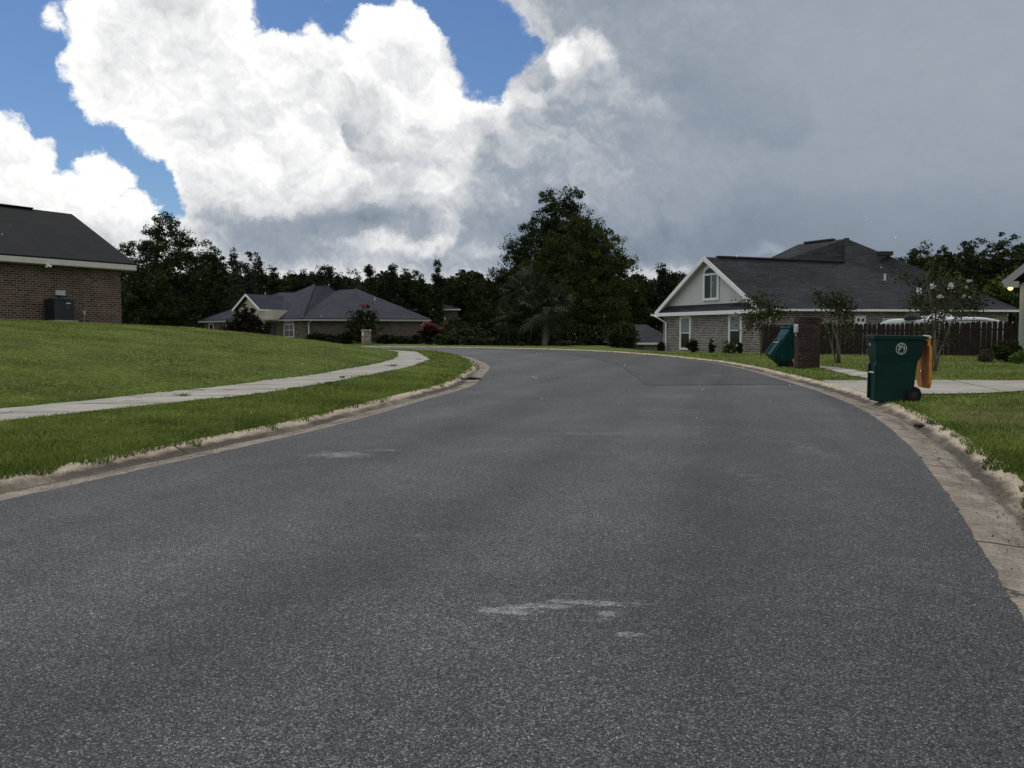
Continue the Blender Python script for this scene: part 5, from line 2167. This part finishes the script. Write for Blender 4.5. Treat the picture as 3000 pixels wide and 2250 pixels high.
tree('broadleaf_tree', 'dark tree beside the pale green siding house corner', 3000, 862, 150, 60, BROAD, 182, 'oak_leaf', .18, 150, 40, .17, .45, .0, limbs=5)


def wood(px0, px1, Y, ptop, seed, n, label):
    r = np.random.RandomState(seed)
    px = r.uniform(px0, px1, n)
    X = (px - 1500) / F_PX * Y
    top = np.array([at(1500, ptop, Y).z] * n) * (.86 + .2 * smooth_noise(px, px * 0, 60, seed) + .1 * smooth_noise(px, px * 0, 17, seed + 1))
    z = .1 + (top - .1) * r.rand(n) ** .8
    C = np.stack([X, Y + r.uniform(-4, 4, n), z], 1)
    V = quads(C, .32, r)
    o = np_obj('woodland', V.reshape(-1, 3), np.arange(n * 4), 4, 'pine_leaf', base=(float(X.mean()), Y, 0.3), rnd=np.repeat(np.clip(r.rand(n) * .8, 0, 1), 4))
    tag(o, label, 'woodland', kind='stuff')


wood(250, 2150, 136, 818, 301, 90000, 'dark undergrowth of the wood filling the distance behind the houses')
wood(2500, 3350, 116, 770, 302, 40000, 'dark undergrowth of the wood behind the right house')


# ------------------------------------------------------------------ shrubs and small plants
def shrub(name, label, px, ptop, wpx, pbase, Y, mat, seed, n_clump=60, per=30, leaf=.08, clump_r=.22, flowers=None, group=None, cat='shrub', lobes=None, stems=5):
    r = np.random.RandomState(seed)
    top = at(px, ptop, Y)
    z0 = g1(top.x, Y)
    H = top.z - z0
    hw = wpx / 2 / F_PX * Y
    t = thing(name, label, cat, (top.x, Y, z0), group=group)
    rel = lobes or [(0, 0, .55, .8, .42), (-.4, 0, .45, .5, .35), (.4, 0, .42, .55, .35), (.1, 0, .75, .45, .25), (0, 0, .25, .85, .25)]
    L = [(top.x + a * hw, Y + b * hw, z0 + c * H, d * hw, d * hw * .9, e * H) for a, b, c, d, e in rel]
    V, T, cc = crown(L, n_clump, per, leaf, clump_r, r, .25)
    V[..., 2] = np.maximum(V[..., 2], z0 - .02)
    leaf_obj('foliage', [V], [T], mat, t)
    m = MB()
    for k in range(stems):
        tg = Vector(cc[r.randint(len(cc))])
        b0 = Vector((top.x + r.uniform(-.1, .1), Y + r.uniform(-.1, .1), z0 - .05))
        m.tube([b0, b0.lerp(tg, .5) + Vector((0, 0, .1 * H)), tg], [.03, .02, .008], 6)
    m.build('stem', 'bark', t)
    if flowers:
        fm, pts = flowers
        for (fx, fy, fr) in pts:
            p = at(fx, fy, Y - hw * .55)
            rad = fr / F_PX * Y
            n = 46
            C = np.array(p)[None] + r.randn(n, 3) * rad * np.array([.5, .5, .42])
            Vf = quads(C, rad * .28, r, .8)
            leaf_obj('flower_cluster', [Vf], [r.rand(n)], fm, t)
    return t


shrub('round_bush', 'dark rounded bush before the stucco gable of the middle house', 716, 899, 152, 975, 80, 'red_shrub', 401, 150, 40, .13, .32)
shrub('crape_myrtle', 'dark crape myrtle with sparse red flowers behind the pale pillar', 1062, 892, 106, 1008, 80.5, 'myrtle_leaf', 402, 150, 34, .11, .34,
      ('red_petal', [(1055, 894, 5), (1067, 893, 5), (1107, 919, 5), (1016, 934, 5), (1078, 891, 3)]))
shrub('flowering_bush', 'dark bush topped with pink flowers at the right end of the middle house', 1258, 948, 72, 1011, 78, 'red_shrub', 403, 120, 36, .10, .28,
      ('pink_petal', [(1243, 953, 7), (1258, 948, 8), (1270, 951, 6), (1248, 947, 5), (1287, 963, 6), (1236, 962, 5), (1280, 958, 4)]))
for i, (px, py, w, Y) in enumerate([(930, 975, 90, 82), (965, 985, 80, 82), (1005, 978, 70, 82), (1130, 980, 70, 83), (1180, 986, 70, 83), (1215, 985, 60, 82.5)]):
    shrub('foundation_shrub', 'dark low shrub along the brick side wall of the middle house', px, py, w, 1010, Y, 'dark_shrub', 410 + i, 60, 30, .12, .3, group='shrubs along the middle house')
for i, (px, py, w, Y) in enumerate([(1330, 935, 150, 88), (1420, 935, 150, 86), (1370, 960, 130, 80), (1455, 962, 120, 78), (1312, 978, 80, 76), (1520, 955, 120, 82), (1700, 950, 150, 76), (1770, 950, 110, 80), (1650, 962, 120, 78), (1400, 985, 110, 75), (1480, 985, 100, 74), (1545, 985, 90, 76), (1600, 985, 100, 76), (1735, 985, 80, 74), (1824, 950, 84, 62)]):
    shrub('thicket_shrub', 'dark overgrown shrub in the thicket around the oak and palms', px, py, w, 1012, Y, 'dark_shrub' if i % 2 else 'oak_leaf', 430 + i, 110, 30, .16, .42, group='thicket under the oak')
# right house front planting
shrub('boxwood', 'dark boxwood under the left ground floor window of the gabled house', 2028, 993, 38, 1030, 52.4, 'dark_shrub', 451, 70, 36, .05, .14)
shrub('boxwood', 'small dark boxwood standing alone between the two windows', 2085, 995, 20, 1032, 51.0, 'dark_shrub', 452, 40, 36, .045, .10)
shrub('leafy_plant', 'light green leafy plant under the right ground floor window', 2138, 999, 42, 1032, 49.5, 'bright_leaf', 453, 60, 30, .06, .15)
shrub('boxwood', 'dark narrow boxwood at the right side of the right window', 2167, 1000, 18, 1032, 48.8, 'dark_shrub', 454, 40, 36, .045, .10)
shrub('boxwood', 'dark shrub at the left corner of the gabled house', 1935, 998, 24, 1027, 58.5, 'dark_shrub', 455, 40, 36, .05, .14)
# at the right edge, in front of the siding house
shrub('round_bush', 'dark green rounded bush before the siding house corner', 2952, 996, 92, 1045, 31.5, 'myrtle_leaf', 456, 130, 40, .045, .15)
shrub('low_plant', 'pale yellowish low plant left of the dark rounded bush', 2888, 1024, 42, 1045, 31.0, 'straw_leaf', 457, 50, 30, .05, .10)
shrub('low_plant', 'pale low plant at the foot of the siding wall', 2985, 1030, 50, 1048, 30.0, 'bright_leaf', 458, 50, 30, .04, .10)


def crape(label, px, pbase, Y, stems_px, clusters, flowers, seed, mat='myrtle_leaf'):
    """multi-stemmed small street tree: stems end in loose leaf clusters"""
    r = np.random.RandomState(seed)
    b = at(px, pbase, Y)
    z0 = g1(b.x, Y)
    t = thing('crape_myrtle', label, 'small tree', (b.x, Y, z0))
    m = MB()
    for (x0, pts) in stems_px:
        P = [Vector((at(x0, pbase, Y).x, Y + r.uniform(-.15, .15), z0 - .05))] + [at(x, y, Y + r.uniform(-.4, .4)) for x, y in pts]
        m.tube(P, [.036 * (1 - .72 * k / (len(P) - 1)) for k in range(len(P))], 6)
    Vs, Ts = [], []
    for (cx, cy, rx, ry, n) in clusters:
        p = at(cx, cy, Y)
        C = np.array(p)[None] + np.stack([r.randn(n) * rx, r.randn(n) * rx * .8, r.randn(n) * ry], 1) / F_PX * Y * .55
        Vs.append(quads(C, .042 * Y / 26, r, .6))
        Ts.append(np.clip(.45 + .3 * r.randn() + .3 * r.rand(n), 0, 1))
        for k in range(max(3, n // 40)):
            q_ = C[r.randint(n)]
            m.tube([p - Vector((r.uniform(-.1, .1), 0, .25)), Vector(q_)], [.010, .004], 4)
    leaf_obj('foliage', Vs, Ts, mat, t)
    m.build('trunk', 'pale_bark', t, smooth=True)
    for (fx, fy, fr) in flowers:
        p = at(fx, fy, Y - .5)
        rad = fr * .85 / F_PX * Y
        n = 60
        C = np.array(p)[None] + r.randn(n, 3) * rad * np.array([.45, .4, .45])
        leaf_obj('flower_cluster', [quads(C, rad * .26, r, .85)], [r.rand(n)], 'white_petal', t)
    return t


crape('slender crape myrtle at the near corner of the gabled house', 2228, 1036, 44, [(2228, [(2228, 1000), (2222, 960), (2215, 930)]), (2230, [(2234, 980), (2240, 930), (2250, 905)])],
      [(2200, 880, 34, 22, 190), (2235, 885, 44, 26, 260), (2255, 905, 40, 30, 260), (2215, 925, 40, 30, 260), (2275, 918, 40, 20, 160), (2190, 930, 22, 24, 90), (2245, 945, 44, 26, 200), (2200, 955, 26, 26, 110)], [], 501)
crape('small crape myrtle between the red pillar and the green cart', 2455, 1052, 30.5, [(2458, [(2457, 1010), (2454, 960), (2455, 905)]), (2449, [(2440, 1028), (2430, 990), (2420, 930)]), (2457, [(2452, 1000), (2436, 945), (2415, 905)])],
      [(2462, 880, 34, 26, 420), (2440, 890, 40, 26, 320), (2410, 880, 30, 20, 170), (2470, 930, 36, 26, 260), (2485, 905, 24, 14, 110), (2420, 975, 34, 34, 190), (2475, 980, 34, 30, 200), (2400, 860, 18, 12, 70)], [], 502)
crape('taller crape myrtle with white flowers right of the green cart', 2738, 1088, 23.5,
      [(2726, [(2724, 1040), (2718, 980), (2700, 900)]), (2733, [(2732, 1030), (2735, 960), (2722, 850)]), (2740, [(2742, 1020), (2760, 950), (2790, 860)]), (2746, [(2754, 1030), (2780, 960), (2830, 880)]), (2737, [(2738, 1010), (2742, 900), (2735, 790)])],
      [(2740, 790, 26, 34, 360), (2730, 830, 34, 30, 360), (2760, 870, 52, 30, 520), (2800, 850, 50, 34, 460), (2840, 860, 44, 32, 380), (2700, 890, 44, 28, 380), (2750, 910, 60, 26, 420), (2820, 900, 50, 26, 330), (2650, 808, 34, 14, 160), (2690, 830, 30, 16, 140),
       (2860, 890, 34, 24, 200), (2780, 830, 44, 30, 360), (2720, 960, 46, 36, 240), (2770, 980, 46, 36, 210), (2690, 870, 30, 20, 150)],
      [(2692, 851, 11), (2731, 838, 9), (2786, 836, 11), (2753, 869, 8), (2838, 823, 6), (2845, 822, 4), (2825, 868, 6), (2831, 842, 5), (2840, 870, 4)], 503)


# ------------------------------------------------------------------ fan palms
def palm(label, px, pcrown, pbase, Y, rad_px, n_fr, trunk_r, seed, lean_px=0, tmat='palm_bark'):
    r = random.Random(seed)
    b = at(px, pbase, Y)
    z0 = g1(b.x, Y)
    top = at(px + lean_px, pcrown, Y)
    t = thing('fan_palm', label, 'palm', (b.x, Y, z0))
    R = rad_px / F_PX * Y
    tr = MB()
    K = 12
    pts = [Vector((b.x, Y, z0 - .1)).lerp(top, k / K) for k in range(K + 1)]
    tr.tube(pts, [trunk_r * (1.05 if k < K - 3 else 1.05 + .10 * (k - K + 3)) for k in range(K + 1)], 10)
    for k in range(40):          # old leaf bases
        s = r.uniform(.02, .98)
        c = pts[0].lerp(top, s)
        a = k * 2.4
        o_ = Vector((math.cos(a), math.sin(a), 0))
        tr.tube([c + o_ * trunk_r * .9, c + o_ * trunk_r * 1.45 + Vector((0, 0, .28))], [.07, .03], 5)
    tr.build('trunk', tmat, t)
    fr = MB()
    rn = []
    for i in range(n_fr):
        az = i * 2.399963 + r.uniform(-.3, .3)
        el = math.radians(r.uniform(-62, 78))
        L = R * r.uniform(.42, .62)
        dirv = Vector((math.cos(az) * math.cos(el), math.sin(az) * math.cos(el), math.sin(el)))
        hub = top + dirv * L + Vector((0, 0, -.10 * L))
        i0_ = len(fr.v)
        fr.tube([top, top + dirv * L * .5 + Vector((0, 0, .03)), hub], [.030, .022, .014], 4)
        rn += [.3] * (len(fr.v) - i0_)
        side = dirv.cross(Vector((0, 0, 1)))
        if side.length < .1:
            side = Vector((1, 0, 0))
        side.normalize()
        up = side.cross(dirv).normalized()
        BL = R * r.uniform(.40, .56)
        nl = 19
        tone = r.random()
        for k in range(nl):
            a = (k / (nl - 1) - .5) * math.radians(230)
            dd = dirv * math.cos(a) + side * math.sin(a) + up * .12 * math.cos(2 * a)
            ln = BL * (1 - .22 * abs(a) / 2)
            mid = hub + dd * ln * .55
            tip = hub + dd * ln * .95 + Vector((0, 0, -ln * r.uniform(.18, .5)))
            wv = dd.cross(up).normalized() * (.036 * Y / 84 + .012)
            i0_ = len(fr.v)
            fr.face(hub, mid - wv, tip, mid + wv)
            rn += [min(1, max(0, tone * .75 + r.random() * .3 - .1))] * 4
    o = fr.build('frond', 'palm_leaf', t, uvs=False)
    a_ = o.data.attributes.new('rnd', 'FLOAT', 'POINT')
    a_.data.foreach_set('value', np.array(rn, np.float32))


palm('pale trunked fan palm in front of the olive tree', 1597, 900, 1012, 72, 108, 64, .22, 601, 4)
palm('slimmer dark trunked fan palm left of the pale trunked palm', 1550, 850, 1012, 74, 92, 50, .15, 602, -12, 'bark')
palm('low leaning fan palm at the left of the palm group', 1487, 925, 1012, 73, 66, 34, .07, 603, 12, 'bark')


def tuft(label, px, ptop, wpx, Y, seed, mat='straw_leaf', n=260):
    r = np.random.RandomState(seed)
    c = at(px, ptop, Y)
    z0 = g1(c.x, Y)
    H = c.z - z0
    hw = wpx / 2 / F_PX * Y
    t = thing('ornamental_grass', label, 'ornamental grass', (c.x, Y, z0))
    a = r.rand(n) * 2 * math.pi
    ln = r.uniform(.2, 1.0, n) * hw
    b0 = np.stack([c.x + r.randn(n) * hw * .14, Y + r.randn(n) * hw * .14, np.full(n, z0)], 1)
    tip = b0 + np.stack([np.cos(a) * ln, np.sin(a) * ln, H * r.uniform(.55, 1.05, n) * (1 - .45 * ln / hw)], 1)
    mid = (b0 + tip) / 2 + np.array([0, 0, .16 * H])
    wv = np.stack([-np.sin(a), np.cos(a), a * 0], 1) * .018
    V = np.stack([b0, mid - wv, tip, mid + wv], 1)
    np_obj('blades', V.reshape(-1, 3), np.arange(n * 4), 4, mat, parent=t, rnd=np.repeat(r.rand(n), 4))


tuft('dry ornamental grass tuft left of the palms', 1435, 978, 90, 73, 701)
tuft('dry ornamental grass tuft between the two palm trunks', 1572, 996, 40, 70, 702)
tuft('dry ornamental grass tuft right of the pale palm trunk', 1655, 990, 120, 69, 703)
tuft('short dry grass tuft at the far kerb near the palms', 1528, 998, 40, 70, 704)


def weed(label, px, py, wpx, hpx, seed, mat, n=70, zoff=.15):
    x, y = onground(px, py, zoff)
    r = np.random.RandomState(seed)
    z0 = plane(y) + zoff - .01
    t = thing('weed', label, 'weed', (x, y, z0))
    hw = wpx / 2 / F_PX * y
    H = hpx / F_PX * y
    a = r.rand(n) * 2 * math.pi
    ln = r.uniform(.15, 1.0, n) * hw
    b0 = np.stack([x + r.randn(n) * hw * .35, y + r.randn(n) * hw * .3, np.full(n, z0)], 1)
    tip = b0 + np.stack([np.cos(a) * ln * .7, np.sin(a) * ln * .7, H * r.uniform(.3, 1.0, n)], 1)
    mid = (b0 + tip) / 2 + np.array([0, 0, .1 * H])
    wv = np.stack([-np.sin(a), np.cos(a), a * 0], 1) * .004 * max(1, y / 10)
    V = np.stack([b0, mid - wv, tip, mid + wv], 1)
    np_obj('leaves', V.reshape(-1, 3), np.arange(n * 4), 4, mat, parent=t, rnd=np.repeat(r.rand(n), 4))


weed('weed tuft growing from a joint in the left sidewalk', 536, 1161, 56, 14, 711, 'grass_blade', 90, .20)
weed('small brownish weed in the far stretch of the left sidewalk', 1003, 1108, 22, 10, 712, 'straw_leaf', 50, .20)
weed('low twiggy weed across the sidewalk near its far bend', 1150, 1073, 46, 8, 713, 'straw_leaf', 60, .20)
weed('dark clump of weeds and dirt in the right gutter joint', 2700, 1252, 60, 16, 714, 'dark_shrub', 120, .0)
weed('dry grass sprig on the right kerb joint', 2722, 1243, 34, 26, 715, 'straw_leaf', 40, .06)
weed('dark debris clump along the left kerb at the bend', 1385, 1112, 60, 10, 716, 'dark_shrub', 160, .06)


def litter(n, seed):
    r = np.random.RandomState(seed)
    V, T = [], []
    for edge, sd in ((L_edge, 1), (R_edge, -1)):
        nn = normals(edge) * sd
        k = np.where((edge[:, 1] > 2) & (edge[:, 1] < 40))[0]
        w = 1 / (edge[k, 1] + 2)
        i = r.choice(k, n, p=w / w.sum())
        # gathers along the flow line, thinning out over the pan
        o = np.where(r.rand(n) < .6, .50 + .06 * r.randn(n), r.uniform(.02, .85, n)) * KW
        x = edge[i, 0] + nn[i, 0] * o + r.randn(n) * .08
        y = edge[i, 1] + nn[i, 1] * o + r.randn(n) * .08
        dd, _ = dist_poly(x, y, edge)
        z = plane(y) + np.interp(dd / KW, [0, .5, .6, .74, .86], [.008, -.012, .016, .062, .08])
        C = np.stack([x, y, z], 1)
        V.append(quads(C, .011, r, .6, 3.0) if False else quads(C, .0075, r, .55))
        T.append(r.rand(n))
    V = np.concatenate(V)
    o = np_obj('gutter_litter', V.reshape(-1, 3), np.arange(len(V) * 4), 4, 'straw_leaf', rnd=np.repeat(np.concatenate(T), 4))
    tag(o, 'fine leaf litter and grit gathered along both gutters', 'litter', kind='stuff')


litter(1500, 77)


# falling rain, seen as short pale streaks
def rain(n, seed):
    r = np.random.RandomState(seed)
    y = r.uniform(5, 26, n)
    x = r.uniform(-.62, .62, n) * y
    z = r.uniform(.4, 1.0, n) * 0 + CAM_H + y * r.uniform(-.12, .14, n)
    z = np.maximum(z, .5)
    s = r.uniform(.0014, .0028, n)
    ln = s * r.uniform(1.5, 3.0, n) * 2
    V, Fq = [], []
    O = np.array([[1, 0, 0], [0, 1, 0], [-1, 0, 0], [0, -1, 0]])
    for i in range(n):
        b = len(V)
        c = np.array([x[i], y[i], z[i]])
        V += [c + O[k] * s[i] for k in range(4)] + [c + [0, 0, ln[i]], c - [0, 0, ln[i]]]
        for k in range(4):
            Fq += [b + k, b + (k + 1) % 4, b + 4, b + (k + 1) % 4, b + k, b + 5]
    o = np_obj('raindrops', np.array(V), Fq, 3, 'rain_water')
    tag(o, 'scattered pale raindrops falling over the street', 'rain', kind='stuff')


rain(260, 9)
